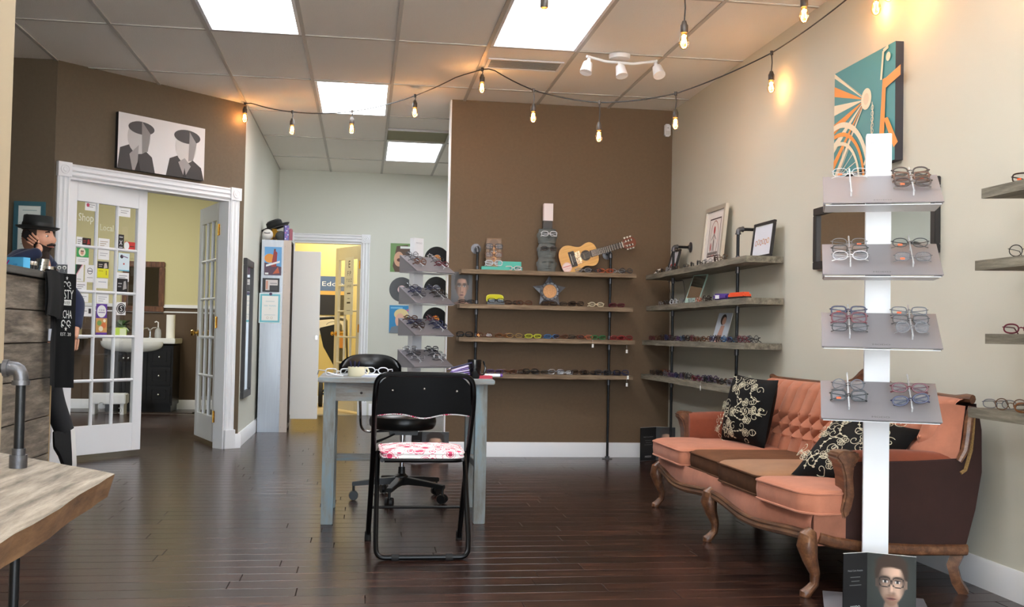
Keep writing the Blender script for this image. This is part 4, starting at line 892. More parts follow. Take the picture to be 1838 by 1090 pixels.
# ------------------------------------------------------------------ glasses on the wall shelves
def back_row(i, items):
    sn = ('top', 'second', 'third', 'lowest')[i]; z = BZ[i]+.0185
    for k, (px, c, s_) in enumerate(items):
        q = at(px, 500, 1, 8.37); jit = random.uniform(-.25, .25)
        specs(s_, c, M.Translation((q.x, 8.375+random.uniform(-.012, .012), z)) @ M.Rotation(jit, 4, 'Z') @ M.Rotation(random.choice((-1, 1))*random.uniform(.12, .25), 4, 'X'), f"{lab_(s_, c)} eyeglasses, {ORD[k]} from the left on the brown wall's {sn} shelf", 'eyeglasses on the brown wall shelf', small=True)
back_row(0, [(921, 'clear', 'rectangular'), (1047, 'silver', 'oval'), (1065, 'gunmetal', 'oval'), (1086, 'orange', 'rectangular'), (1108, 'silver', 'oval'), (1124, 'gunmetal', 'round')])
back_row(1, [(838, 'black', 'rectangular'), (921, 'dark brown', 'rectangular'), (942, 'brown', 'oval'), (987, 'dark brown', 'rectangular'), (1020, 'black', 'rectangular'), (1036, 'dark brown', 'square'), (1071, 'cream', 'oval'), (1108, 'burgundy', 'rectangular')])
back_row(2, [(836, 'black', 'square'), (872, 'brown', 'oval'), (905, 'tortoiseshell', 'oval'), (925, 'gold', 'oval'), (959, 'yellow-green', 'rectangular'), (992, 'blue', 'rectangular'), (1008, 'brown', 'oval'), (1036, 'black', 'rectangular'), (1052, 'orange', 'rectangular'), (1076, 'green', 'rectangular'), (1112, 'red', 'rectangular'), (1125, 'red', 'oval')])
back_row(3, [(892, 'purple', 'rectangular'), (916, 'brown', 'oval'), (932, 'dark brown', 'rectangular'), (956, 'black', 'square'), (973, 'black', 'rectangular'), (1001, 'silver', 'square'), (1017, 'silver', 'rectangular'), (1042, 'dark brown', 'square'), (1062, 'black', 'rectangular'), (1085, 'gunmetal', 'square'), (1102, 'black', 'square'), (1119, 'navy', 'square')])
def right_row(i, n, y0, y1, cols, rows_=1, skip=()):
    sn = ('top', 'second', 'third', 'lowest')[i]; z = RZ[i]+.0215
    for k in range(n):
        y = y1-(y1-y0)*(k+.5)/n
        if any(a < y < b for a, b in skip): continue
        for rr in range(rows_):
            c = cols[(k*rows_+rr*3) % len(cols)]; s_ = ['rectangular', 'oval', 'square', 'round'][(k+rr) % 4]
            specs(s_, c, M.Translation((2.375+.065*rr+random.uniform(-.01, .01), y+random.uniform(-.015, .015), z)) @ M.Rotation(-PI/2+random.uniform(-.3, .3), 4, 'Z') @ M.Rotation(random.uniform(-.1, .15), 4, 'X'),
                  f"{lab_(s_, c)} eyeglasses, {ORD[k]} from the corner{(', ' + ('front', 'back')[rr] + ' row') if rows_ > 1 else ''}, cream wall's {sn} shelf", 'eyeglasses on the cream wall shelf', small=True)
right_row(0, 12, 6.62, 8.36, ['gunmetal', 'black', 'silver', 'dark brown', 'bronze', 'gunmetal', 'black'])
right_row(1, 8, 6.75, 8.30, ['silver', 'gunmetal', 'clear', 'grey', 'silver', 'orange', 'dark brown'])
right_row(2, 15, 6.24, 8.48, ['burgundy', 'grey', 'brown', 'black', 'dark brown', 'tortoiseshell', 'navy', 'burgundy', 'dark brown', 'gunmetal', 'purple', 'blue', 'black', 'brown'], 2, skip=[(7.02, 7.10)])
right_row(3, 16, 6.3, 8.50, ['black', 'purple', 'dark brown', 'gunmetal', 'black', 'tortoiseshell', 'grey', 'burgundy', 'purple', 'black', 'navy'], 2)
for px, py, i, c, s_, yy in ((1812, 322, 0, 'dark brown', 'rectangular', 3.50), (1838, 315, 0, 'black', 'oval', 3.36), (1806, 455, 1, 'black', 'round', 3.52), (1806, 600, 2, 'burgundy', 'oval', 3.54), (1800, 730, 3, 'bronze', 'round', 3.60), (1815, 736, 3, 'tortoiseshell', 'oval', 3.47), (1790, 740, 3, 'grey', 'oval', 3.70)):
    n = ('top', 'second', 'third', 'lowest')[i]; w_ = {3.36: 'nearer pair', 3.47: 'nearest of three pairs', 3.70: 'farthest of three pairs', 3.60: 'middle of three pairs'}.get(yy, 'pair')
    specs(s_, c, M.Translation((2.40 if yy != 3.70 else 2.42, yy, NZ[i]+.0195)) @ M.Rotation(-PI/2+.5+(.1 if i else -.05), 4, 'Z'), f"{lab_(s_, c)} eyeglasses, {w_} on the nearest wall unit's {n} shelf", 'eyeglasses on the near wall shelf', fold='open', sticker=-1 if i == 0 else 0)
# ------------------------------------------------------------------ man on the phone
skinm = mat('skin', (206, 150, 122), .5, var=.06, scale=30); navy = mat('navy_sweater', (26, 34, 62), .9, sheen=.2); blackt = mat('black_trousers', (22, 22, 26), .85); hatm = mat('black_felt', (22, 24, 23), .85, sheen=.15)
beardm = mat('dark_brown_beard', (50, 36, 30), .9, var=.4, scale=60, stretch=(4, 4, 1)); hairm = mat('cropped_dark_hair', (66, 50, 42), .9)
def skin_mesh(chains, sub=2):
    """chains: list of (points, radii, parent (chain, index) or None); one skinned surface"""
    me = bpy.data.meshes.new('s'); vs = []; es = []; rs = []; idx = []
    for pts, rad, par in chains:
        my = []
        for k, (p, r) in enumerate(zip(pts, rad)):
            vs.append(p); rs.append(r if isinstance(r, tuple) else (r, r)); i = len(vs)-1; my.append(i)
            if k: es.append((my[-2], i))
            elif par is not None: es.append((idx[par[0]][par[1]], i))
        idx.append(my)
    me.from_pydata(vs, es, []); o = bpy.data.objects.new('s', me); COL.objects.link(o)
    o.modifiers.new('k', 'SKIN'); sk = me.skin_vertices[0].data
    for i, r in enumerate(rs): sk[i].radius = r
    sk[0].use_root = True
    o.modifiers['k'].use_smooth_shade = True
    o.modifiers.new('u', 'SUBSURF').levels = sub
    bpy.context.view_layer.update(); ev = o.evaluated_get(bpy.context.evaluated_depsgraph_get()); r = bpy.data.meshes.new_from_object(ev)
    bpy.data.objects.remove(o); return r
WORLD[0] = True
man = thing('person', 'bearded man in a black hat and navy sweater, talking on the phone', 'person', (-2.08, 7.14, 0))
HC = V((-2.092, 7.08, 1.572)); HR = M.Rotation(-.22, 4, 'Z')
def headp(d):
    """d is a unit direction, +x is the face"""
    x, y, z = d; r = V((x*.098, y*.076, z*.122))
    if x > 0: r.y *= 1-.10*x; 
    if z < -.3: k = (-z-.3)/.7; r.y *= 1-.22*k; r.x += .012*k*max(0, x)
    def g(a, b, c, s): return math.exp(-((x-a)**2+(y-b)**2+(z-c)**2)/s**2)
    r.x += .026*g(.97, 0, -.20, .17)+.016*g(1, 0, -.02, .12)+.007*g(.95, 0, .22, .3)-.012*(g(.9, .36, .04, .16)+g(.9, -.36, .04, .16))+.009*g(.92, 0, -.5, .18)
    r.y += .010*(g(.75, .62, -.22, .22)-g(.75, -.62, -.22, .22))
    return r
def head_mb():
    m = MB(); m.T = M.Translation(HC) @ HR; n, k = 40, 30
    R = [[m.v(headp(V((math.sin(PI*i/k)*math.cos(2*PI*j/n), math.sin(PI*i/k)*math.sin(2*PI*j/n), -math.cos(PI*i/k))))) for j in range(n)] for i in range(1, k)]
    for i in range(k-2):
        for j in range(n): m.f((R[i][j], R[i][(j+1) % n], R[i+1][(j+1) % n], R[i+1][j]))
    m.f(R[0][::-1]); m.f(R[-1])
    for s in (-1, 1):       # ears
        m.tube([(-.012+.022*math.cos(a)-.006, s*(.072+.012*(.5+.5*math.cos(a+.6))), -.005+.032*math.sin(a)) for a in [i*2*PI/14 for i in range(14)]], .0065, 6, closed=True)
        m.ball((-.012, s*.073, -.004), (.016, .006, .024), 10, 6)
    return m
SHR, SHL = V((-2.17, 6.97, 1.425)), V((-2.10, 7.27, 1.425))
ELR, WRR = V((-2.19, 6.82, 1.365)), V((-2.028, 6.945, 1.49))
ELL, WRL = V((-1.875, 7.25, 1.17)), V((-1.845, 7.10, .965))
PEL = V((-2.13, 7.14, .92)); NECK = V((-2.105, 7.105, 1.47))
hand_r = [(WRR, WRR+V((-.018, .012, .03)), WRR+V((-.040, .024, .055)))]
base_ch = [([PEL, PEL+V((.01, 0, .2)), PEL+V((-.01, -.005, .38)), V((-2.125, 7.115, 1.42)), NECK, HC+V((-.02, 0, -.03))], [(.13, .11), (.12, .10), (.15, .115), (.09, .08), .055, .058], None),
    ([SHR, (SHR+ELR)/2, ELR, (ELR+WRR)/2, WRR, WRR+V((-.03, .012, .03))], [.055, .046, .040, .036, .026, (.032, .018)], (0, 3)),
    ([SHL, (SHL+ELL)/2, ELL, (ELL+WRL)/2, WRL, WRL+V((.004, -.03, -.045))], [.055, .046, .040, .034, .025, (.034, .016)], (0, 3)),
    ([V((-2.10, 7.05, .86)), V((-2.05, 6.99, .47)), V((-2.10, 7.0, .10)), V((-2.01, 6.99, .05))], [.085, .06, .04, .035], (0, 0)),
    ([V((-2.08, 7.21, .86)), V((-1.99, 7.16, .53)), V((-1.875, 7.12, .33)), V((-1.862, 7.115, .13))], [.085, .06, .04, .034], (0, 0))]
bm_ = MB(); bm_.bm.from_mesh(skin_mesh(base_ch))
def fingers(w, dirs, ups, lens, r=.0078):
    for o, d, u, l in zip(dirs[0], dirs[1], ups, lens):
        p0 = w+o; pts = [p0-d*.015, p0, p0+d*l*.42, p0+d*l*.72+u*l*.16, p0+d*l*.9+u*l*.38]
        m2 = skin_mesh([(pts, [r, r*1.05, r, r*.92, r*.72], None)], 1); bm_.bm.from_mesh(m2)
hd = V((-.74, .18, .64)).normalized(); sd = V((.60, -.20, .62)).normalized()
w0 = WRR+V((-.042, .018, .05))
fingers(w0, ([V((.010, -.004, .020)), V((.0, -.008, .006)), V((-.010, -.010, -.006)), V((-.018, -.011, -.02)), V((.014, .014, .0))], [hd, (hd+V((-.03, 0, -.05))).normalized(), (hd+V((-.05, 0, -.10))).normalized(), (hd+V((-.07, 0, -.16))).normalized(), V((-.30, .45, .80)).normalized()]), [V((.25, .75, -.1))]*4+[V((-.4, .1, .2))], [.066, .072, .066, .052, .05])
hd2 = V((.05, -.45, -.88)).normalized()
fingers(WRL+V((.004, -.032, -.05)), ([V((.022, .004, 0)), V((.007, 0, -.004)), V((-.008, 0, -.004)), V((-.022, .004, 0)), V((-.026, .02, .02))], [hd2]*4+[V((-.55, -.3, -.75)).normalized()]), [V((-.3, .2, -.3))]*5, [.068, .074, .07, .054, .05])
hm = head_mb(); tmp = bpy.data.meshes.new('h'); bmesh.ops.recalc_face_normals(hm.bm, faces=hm.bm.faces); hm.bm.to_mesh(tmp); bm_.bm.from_mesh(tmp)
bm_.build('body', skinm, man)
HT = M.Translation(HC) @ HR
m = MB(); m.T = HT
for s in (-1, 1): m.ball((.079, s*.031, .010), (.009, .0115, .0062), 12, 8)
m.build('eye', mat('eye_white', (232, 226, 220), .25), man)
m = MB(); m.T = HT
for s in (-1, 1): m.ball((.0862, s*.031-.001, .010), (.003, .0055, .0058), 10, 6); m.tube([(.088, s*.013, .033), (.095, s*.03, .040), (.080, s*.052, .033)], [.003, .0048, .002], 6)
m.build('brow', mat('dark_brow', (40, 30, 26), .8), man)
m = MB(); m.T = HT                                            # lips inside the beard
m.tube([(.094, -.024, -.058), (.104, -.008, -.056), (.105, 0, -.057), (.104, .008, -.056), (.094, .024, -.058)], [.002, .005, .0055, .005, .002], 8); m.build('lips', mat('lips', (176, 104, 92), .5), man)
def beardp(u, v):
    a = (u-.5)*3.0; top = -.062+.050*min(1, (abs(a)/1.45))**2; bot = -.088-.125*math.exp(-(a/1.0)**2); zz = top+(bot-top)*v
    zc = max(zz, -.088); dz = zc/.122; r = math.sqrt(1-dz*dz); q = headp(V((r*math.cos(a), r*math.sin(a), dz)))*1.035
    t = max(0, (-.088-zz)/.125); return V((q.x*(1-.35*t*t)+.006*math.sin(PI*min(1, v*1.2))+.012*t, q.y*(1-.42*t**1.4), zz))
m = MB(); m.T = HT; m.grid(beardp, 40, 22); m.grid(lambda u, v: V((beardp(u, 1).x*(1-v)+.03*v, beardp(u, 1).y*(1-v), beardp(u, 1).z*(1-v)+-.10*v)), 40, 3)
m.tube([(.085, -.034, -.05), (.106, -.016, -.042), (.110, 0, -.040), (.106, .016, -.042), (.085, .034, -.05)], [.006, .009, .007, .009, .006], 8); m.build('beard', beardm, man)
m = MB(); m.T = HT; m.grid(lambda u, v: headp(V((math.sin(1.55-.9*v)*math.cos(1.25+3.8*u) if True else 0, math.sin(1.55-.9*v)*math.sin(1.25+3.8*u), math.cos(1.55-.9*v))).normalized())*1.018, 24, 6); m.build('hair', hairm, man)
m = MB(); m.T = HT @ M.Rotation(.05, 4, 'Y') @ M.Translation((-.004, 0, .062))
hb = [(.094, -.012), (.094, .0), (.091, .035), (.089, .075), (.086, .082), (.060, .078), (.0, .074)]
def oval(r, z, n=36): return [V((r*1.03*math.cos(2*PI*j/n), r*.90*math.sin(2*PI*j/n), z)) for j in range(n)]
m.loft([oval(r, z) for r, z in hb], cap=True); m.loft([oval(.092, .004), oval(.115, .0), oval(.13, .008), oval(.133, .012), oval(.13, .005), oval(.114, -.005), oval(.092, -.006)], cap=False)
hat = m.build('hat', hatm, man); m = MB(); m.T = HT @ M.Rotation(.05, 4, 'Y') @ M.Translation((-.004, 0, .062)); m.loft([oval(.0955, .004), oval(.0965, .018), oval(.0945, .036), oval(.093, .036)], cap=False); m.build('hat_band', mat('hat_band', (12, 12, 12), .5), hat)
link('sweater', skin_mesh([([PEL+V((0, 0, .02)), PEL+V((.01, 0, .2)), PEL+V((-.01, -.005, .38)), V((-2.125, 7.115, 1.435)), NECK+V((0, 0, -.035))], [(.155, .13), (.14, .118), (.168, .13), (.10, .09), .068], None),
    ([SHR, (SHR+ELR)/2, ELR, (ELR+WRR)/2, WRR+V((.006, -.005, -.014))], [.068, .058, .054, .050, .038], (0, 3)), ([SHL, (SHL+ELL)/2, ELL, (ELL+WRL)/2, WRL+V((0, .012, .02))], [.068, .058, .054, .046, .038], (0, 3))]), man).data.materials.append(navy)
link('trousers', skin_mesh([([PEL+V((0, 0, .05)), PEL+V((.02, 0, -.05))], [(.15, .125), (.14, .12)], None), ([V((-2.10, 7.05, .84)), V((-2.05, 6.99, .47)), V((-2.098, 7.0, .12))], [.10, .075, .062], (0, 1)), ([V((-2.08, 7.21, .84)), V((-1.99, 7.16, .53)), V((-1.872, 7.115, .27))], [.10, .075, .06], (0, 1))]), man).data.materials.append(blackt)
shoem = mat('black_suede_shoe', (20, 19, 21), .8); solem = mat('white_rubber_sole', (224, 220, 216), .6)
def shoe(T_):
    m = MB(); m.T = T_; out = [(-.075, .0), (-.06, .032), (0, .036), (.08, .045), (.15, .042), (.19, .02), (.197, 0), (.19, -.02), (.15, -.040), (.08, -.040), (0, -.034), (-.06, -.031)]
    def rg(k, z, dx=0): return [(x*k+dx, y*k, z) for x, y in out]
    m.loft([rg(1, .022), rg(1.0, .05), rg(.93, .075)]+[[(-.07+(x+.075)*.62, y*.85, .10) for x, y in out], [(-.066+(x+.075)*.42, y*.8, .125) for x, y in out]]); s_ = m.build('shoe', shoem, man)
    m = MB(); m.T = T_; m.loft([rg(1.03, 0), rg(1.05, .012), rg(1.04, .026)]); m.build('sole', solem, s_)
shoe(M.Translation((-2.09, 7.0, 0)))
# the far foot rests on its toe, sole outwards
_z = V((-.90, -.43, -.04)); _x = V((.10, -.10, -1)); _x = (_x-_z*_x.dot(_z)/_z.length_squared); shoe(frame_m((-1.835, 7.12, .27), _x, _z.cross(_x)))
ph = thing('phone', 'dark mobile phone held to the man in the hat’s ear', 'phone', mw=frame_m(WRR+V((-.062, .034, .06)), hd, V((.35, .9, 0.05))))
WORLD[0] = False
MB().box(-.03, .075, -.004, .004, -.03, .03).build('case', mat('phone_black', (24, 24, 28), .25), ph, bevel=.003)
MB().box(.055, .068, .0042, .0048, -.012, .012).build('camera', chrome, ph)
WORLD[0] = False
# ------------------------------------------------------------------ framed certificate, canvas on the diagonal wall
def pic(name, label, cat, mw, w_, h_, fw, fcol, pr, depth=.02, glassy=False):
    """frame around a print; mw at lower left, x right, y up, z out"""
    t = thing(name, label, cat, mw=mw)
    if fw:
        for x0, x1, y0, y1 in ((0, w_, 0, fw), (0, w_, h_-fw, h_), (0, fw, fw, h_-fw), (w_-fw, w_, fw, h_-fw)): MB().box(x0, x1, y0, y1, 0, depth).build('frame_bar', fcol, t, bevel=.002)
        m = MB().box(fw*.5, w_-fw*.5, fw*.5, h_-fw*.5, 0, depth*.45); m.build('backing', mat('paper_white', (232, 230, 224), .8), t); pr.build('print', t, M.Translation((0, 0, depth*.45+.0008)))
        if glassy: MB().grid(lambda u, v: V((fw+(w_-2*fw)*u, fw+(h_-2*fw)*v, depth*.8)), 1, 1).build('glazing', pane, t, smooth=False)
    else:
        MB().box(0, w_, 0, h_, 0, depth).build('canvas', fcol, t); pr.build('print', t, M.Translation((0, 0, depth+.0006)))
    return t
teal = mat('teal_mat_board', (42, 88, 100), .6)
c0 = at(22, 478, 1, 7.945); c1 = at(83, 363, 1, 7.945); w_ = c1.x-c0.x; h_ = c1.z-c0.z
p = Print(); p.rect(.03, .03, w_-.06, h_-.06, (222, 228, 222)); p.text('Geo', w_*.5-.05, h_*.64, .02, (90, 110, 130), align='c'); p.rect(.06, h_*.86, w_-.12, .004, (120, 150, 150)); p.disc(w_*.42, h_*.76, .018, (84, 88, 86)); p.rect(w_*.42-.008, h_*.70, .016, .05, (84, 88, 86))
for k in range(4): p.rect(w_*.25, h_*(.5-.08*k), w_*.5, .005, (150, 160, 160))
pic('certificate', 'teal-framed certificate on the dark wall behind the man', 'certificate', frame_m((c0.x, 7.945, c0.z), (1, 0, 0), (0, 0, 1)), w_, h_, .032, teal, p, .015)
def on_diag(s, z): return frame_m(dg(s, -.003, z), -E1, (0, 0, 1))
p = Print(); w_, h_ = .79, .43; p.rect(0, 0, w_, h_, (226, 222, 222))     # a plain two-tone arrangement in greys stands in for the poster art
p.poly([(0, 0), (.02, .16), (.16, .22), (.30, .12), (.33, 0)], (56, 54, 56)); p.poly([(.43, 0), (.46, .14), (.60, .20), (.76, .10), (.79, 0)], (46, 44, 46)); p.disc(.18, .26, .10, (190, 186, 186), .13); p.disc(.61, .25, .10, (204, 200, 198), .13)
p.disc(.20, .335, .115, (64, 62, 64), .05); p.disc(.62, .335, .125, (34, 32, 34), .055); p.poly([(.10, .12), (.18, .20), (.17, 0), (.13, 0)], (150, 146, 146)); p.poly([(.54, .12), (.60, .16), (.66, .10), (.60, 0)], (150, 146, 146))
p.poly([(.20, .39), (.28, .30), (.26, .16), (.21, .14)], (132, 128, 128)); p.poly([(.64, .38), (.71, .29), (.68, .15), (.635, .14)], (140, 136, 136)); p.poly([(.15, 0), (.18, .09), (.20, 0)], (20, 20, 22)); p.poly([(.585, 0), (.60, .08), (.62, 0)], (20, 20, 22))
pic('wall_canvas', 'black, grey and white canvas above the double doors', 'picture', on_diag(1.238, 2.225), w_, h_, 0, mat('black_canvas_edge', (20, 18, 20), .7), p, .035)
# cards stuck to the left leaf
gw = (.725-.17)/3; gh = (2.095-.15-.045-.215)/5; WHC = (236, 236, 236)
cardm = mat('card_paper', (236, 236, 234), .6); NC = [0]
CROWN = ('top', 'second', 'third', 'fourth'); CCOL = ('hinge-side', 'middle', 'free-edge')
def card(c, r, u, v, w_, h_, label, fn, cat='card'):
    """column, row from the top; u, v of the card's lower left inside the pane as fractions"""
    x = .085+gw*c+.012+(gw-.024)*u; z = 2.095-.15-gh*(r+1)+.012+(gh-.024)*v; k = (NC[0] % 4)*.0012; NC[0] += 1
    mw = LD @ M.Translation((x, .0165-k, z)) @ frame_m((0, 0, 0), (1, 0, 0), (0, 0, 1))
    t = thing('card', f'{label}, {CROWN[r]} row, {CCOL[c]} column of the door panes', cat, mw=mw, group='cards on the glass door')
    MB().box(0, w_, 0, h_, -.0006, 0).build('stock', cardm, t, smooth=False); p = Print(); fn(p, w_, h_); p.build('print', t, M.Translation((0, 0, .0004))); return t
def lines(col, n=2, c2=None):
    def f(p, a, b):
        p.rect(0, 0, a, b, WHC)
        for i in range(n): p.rect(a*.15, b*(.62-.22*i), a*(.7-.15*i), b*.06, col)
        if c2: p.disc(a*.25, b*.6, b*.2, c2)
    return f
def blk_(bgc, fg):
    def f(p, a, b): p.rect(0, 0, a, b, bgc); p.rect(a*.1, b*.6, a*.35, b*.08, fg); p.rect(a*.1, b*.4, a*.3, b*.06, fg); p.poly([(a*.55, b*.2), (a*.62, b*.8), (a*.8, b*.85), (a*.9, b*.3)], fg)
    return f
def skull(p, a, b): p.rect(0, 0, a, b, (60, 160, 90)); p.disc(a*.45, b*.5, a*.28, (232, 220, 200), b*.42); p.disc(a*.45, b*.45, a*.13, (206, 150, 130), b*.22); p.disc(a*.38, b*.6, a*.05, (20, 20, 20)); p.disc(a*.52, b*.6, a*.05, (20, 20, 20))
def tri(p, a, b): p.rect(0, 0, a, b, WHC); p.poly([(0, b*.3), (0, b), (a*.8, b)], (30, 28, 32)); p.poly([(0, b*.9), (0, b), (a*.18, b), (a*.1, b*.5), (0, b*.35)], (30, 110, 80)); p.line([(0, b*.25), (a*.85, b)], a*.05, (220, 60, 110)); p.rect(a*.2, b*.1, a*.5, b*.04, (150, 150, 150))
def ring_(p, a, b): p.rect(0, 0, a, b, WHC); p.arc(a*.5, b*.65, a*.26, 0, 2*PI, a*.05, (70, 74, 80)); p.rect(a*.28, b*.62, a*.44, b*.05, (70, 74, 80)); p.rect(a*.2, b*.25, a*.6, b*.03, (150, 150, 150))
def purple_(p, a, b): p.rect(0, 0, a, b, (92, 52, 150)); p.disc(a*.5, b*.52, a*.42, WHC, b*.40); p.text('CHI', a*.5, b*.55, b*.1, (90, 60, 120), wd=a*.5); p.rect(a*.2, b*.42, a*.6, b*.05, (120, 90, 150))
def map_(p, a, b): p.rect(0, 0, a, b, (206, 160, 96)); p.disc(a*.3, b*.7, a*.2, (120, 160, 90)); p.disc(a*.7, b*.55, a*.22, (214, 120, 70)); p.disc(a*.45, b*.35, a*.2, (236, 226, 200)); p.rect(0, 0, a, b*.12, (92, 52, 150)); p.disc(a*.75, b*.85, a*.12, (236, 226, 200))
def roundS(p, a, b): p.disc(a/2, b/2, a/2, (26, 26, 28)); p.disc(a/2, b/2, a*.42, (230, 230, 228)); p.disc(a/2, b/2, a*.36, (26, 26, 28)); p.text('S', a/2, b*.3, b*.42, (236, 236, 234))
def axes_(p, a, b): p.rect(0, 0, a, b, (28, 28, 30)); p.line([(a*.3, b*.3), (a*.7, b*.6)], a*.08, WHC); p.line([(a*.7, b*.3), (a*.3, b*.6)], a*.08, WHC); p.rect(a*.2, b*.8, a*.6, b*.05, WHC); p.rect(a*.2, b*.12, a*.6, b*.04, WHC)
def redc(p, a, b): p.rect(0, 0, a, b, (192, 52, 46)); p.disc(a*.2, b*.5, a*.24, WHC, b*.48); p.rect(a*.5, b*.4, a*.4, b*.12, (90, 30, 30))
def headset(p, a, b): p.rect(0, 0, a, b, (216, 232, 240)); p.rect(0, 0, a, b*.06, (80, 176, 206)); p.disc(a*.3, b*.8, a*.14, (40, 40, 46)); p.line([(a*.3, b*.85), (a*.85, b*.75)], b*.05, (120, 90, 130)); p.disc(a*.5, b*.4, a*.07, (180, 60, 60))
def yel(p, a, b): p.rect(0, 0, a, b, (226, 222, 40)); p.rect(a*.1, b*.7, a*.4, b*.06, (150, 140, 20)); p.rect(a*.75, b*.3, a*.1, b*.5, (170, 160, 30))
def lime(p, a, b): p.rect(0, 0, a, b, (186, 216, 90)); p.rect(a*.38, b*.06, a*.56, b*.84, (222, 232, 190))
card(0, 0, .42, .84, .10, .068, 'white card with a red flower', lines((120, 120, 126), 2, (180, 60, 90)))
card(0, 0, .02, -.02, .055, .064, 'white card with two dark arches', lines((40, 40, 40), 3)); card(0, 0, .32, -.02, .075, .060, 'black and red card', blk_((40, 26, 26), (170, 50, 46)))
card(1, 0, .04, -.02, .10, .07, 'cream card with brown lettering', lines((150, 120, 90), 3)); card(2, 0, .02, .80, .105, .07, 'white card under the top edge', lines((130, 130, 130), 2))
card(2, 0, .0, -.02, .055, .115, 'tall black card with crossed axes', axes_); card(2, 0, .38, -.02, .10, .064, 'red card with a white end', redc)
card(0, 1, .03, .78, .105, .075, 'green card with a skull badge', skull); card(0, 1, .03, .60, .11, .058, 'plain white card below the skull', lines((170, 170, 170), 2))
card(0, 1, .0, .20, .072, .125, 'tall white card with a black triangle', tri); card(0, 1, .52, .19, .085, .13, 'tall white card with a round stamp', ring_); card(0, 1, .0, .02, .105, .058, 'white card at the bottom left', lines((150, 150, 160), 2)) if False else None
card(1, 1, .05, .76, .10, .075, 'plain white card tucked under the bar', lines((170, 170, 176), 2)); card(1, 1, .05, .50, .10, .068, 'black card with a pale figure', blk_((30, 28, 28), (206, 196, 190))); card(1, 1, .05, .32, .10, .07, 'yellow card', yel); card(1, 1, .02, .06, .10, .075, 'white card with one printed line', lines((140, 150, 170), 1))
card(2, 1, .04, .52, .105, .14, 'pale blue card with a headset drawing', headset); card(2, 1, .02, .26, .11, .068, 'white card with script lettering', lines((110, 110, 110), 2)); card(2, 1, .02, -.02, .10, .11, 'black card with a face', blk_((26, 24, 26), (170, 166, 166)))
card(0, 2, .06, .78, .11, .066, 'white card with two lines', lines((140, 140, 150), 2)); card(0, 2, .33, .44, .10, .075, 'white card with a small dark portrait', lambda p, a, b: (p.rect(0, 0, a, b, WHC), p.rect(a*.7, b*.3, a*.22, b*.5, (50, 46, 46)), p.rect(a*.08, b*.5, a*.5, b*.07, (140, 140, 140))))
card(1, 2, .05, .78, .11, .07, 'white card just under the bar', lines((150, 150, 160), 3)); card(1, 2, .05, .38, .098, .118, 'purple card with a white disc', purple_); card(1, 2, .05, .01, .10, .125, 'tall illustrated card with orange patches', map_)
card(2, 2, .03, .50, .085, .10, 'round black sticker with a white letter S', roundS, 'sticker') ; card(2, 2, .02, -.02, .105, .065, 'lime green card', lime)
card(0, 1, .02, -.02, .10, .066, 'white card with a dark heading', lines((90, 90, 100), 3)); card(1, 1, .40, -.02, .0905, .03, 'small white slip with a blue square', lambda p, a, b: (p.rect(0, 0, a, b, WHC), p.rect(a*.6, b*.1, a*.3, b*.8, (70, 80, 160)))) if False else None
# chalk writing on the glass
chalk = (226, 228, 214); ckt = thing('chalk_writing', 'white chalk writing and doodles on the card-covered door glass', 'writing', mw=LD @ M.Translation((0, .0165, 0)) @ frame_m((0, 0, 0), (1, 0, 0), (0, 0, 1)))
for nm_, f in (('chalk_word', lambda p: p.text('Shop', .085+gw*.5, 1.80, .06, chalk, wd=.13)), ('chalk_word', lambda p: p.text('Local', .085+gw*1.5, 1.745, .05, (206, 206, 184), wd=.12)), ('chalk_doodle', lambda p: p.arc(.085+gw*2.53, .96, .045, .5, 5.2, .006, chalk)),
               ('chalk_doodle', lambda p: p.arc(.085+gw*1.5, .40, .03, 0, 4.5, .006, (150, 150, 146))), ('chalk_doodle', lambda p: p.arc(.085+gw*2.4, .36, .02, -2, 2, .006, (150, 150, 146)))):
    ck = Print(); f(ck); ck.build(nm_, ckt, ID, print_mat('chalk', .9))
# ------------------------------------------------------------------ right wall: canvas, mirror
def on_right(y, z): return frame_m((W-.001, y, z), (0, -1, 0), (0, 0, 1))
p = Print(); w_, h_ = .66, .58; tl = (64, 142, 150); og = (238, 150, 66); cr = (240, 226, 198)
p.rect(0, 0, w_, h_, tl)
for i in range(11):
    a0 = PI-.75+i*.17; q = lambda a, r: (max(0, min(w_, .36+r*math.cos(a))), max(0, min(h_, .36+r*math.sin(a))))
    p.poly([q(a0, .02), q(a0, .62), q(a0+.09, .62), q(a0+.09, .02)], og if i % 2 else cr)
p.disc(.37, .36, .055, cr); p.disc(.37, .36, .03, (226, 206, 176)); p.arc(.06, -.06, .34, .1, 1.75, .03, cr, 20); p.arc(.06, -.06, .29, .1, 1.75, .022, og, 20); p.arc(.06, -.06, .24, .0, 1.8, .02, cr, 20)
for a in (.25, .5, .75, 1.0, 1.25): p.line([(.06+.02*math.cos(a), max(0, -.06+.07)), (.06+.24*math.cos(a), -.06+.24*math.sin(a))], .004, cr)
p.poly([(.50, 0), (.555, 0), (.58, .42), (.545, .42)], og); p.poly([(.545, .40), (.58, .42), (.72, .45), (.72, .40), (.58, .37)], og); p.poly([(.56, .22), (.60, .22), (.70, .08), (.66, .06)], og)
p.line([(.53, .42), (.55, .56), (.60, .57)], .018, cr); p.disc(.60, .52, .022, cr); p.line([(.44, .33), (.45, .25), (.43, .2), (.45, .15), (.42, .1), (.38, .05)], .006, cr); p.line([(.36, .02), (.42, .1), (.46, .02)], .016, cr)
for i in range(5): p.arc(.445, .30-.03*i, .012, 0, 2*PI, .004, cr, 10)
pic('wall_canvas', 'large teal, orange and cream bicycle canvas above the black mirror', 'picture', on_right(5.38, 1.895), .66, .58, 0, mat('dark_canvas_edge', (52, 50, 56), .7), p, .042)
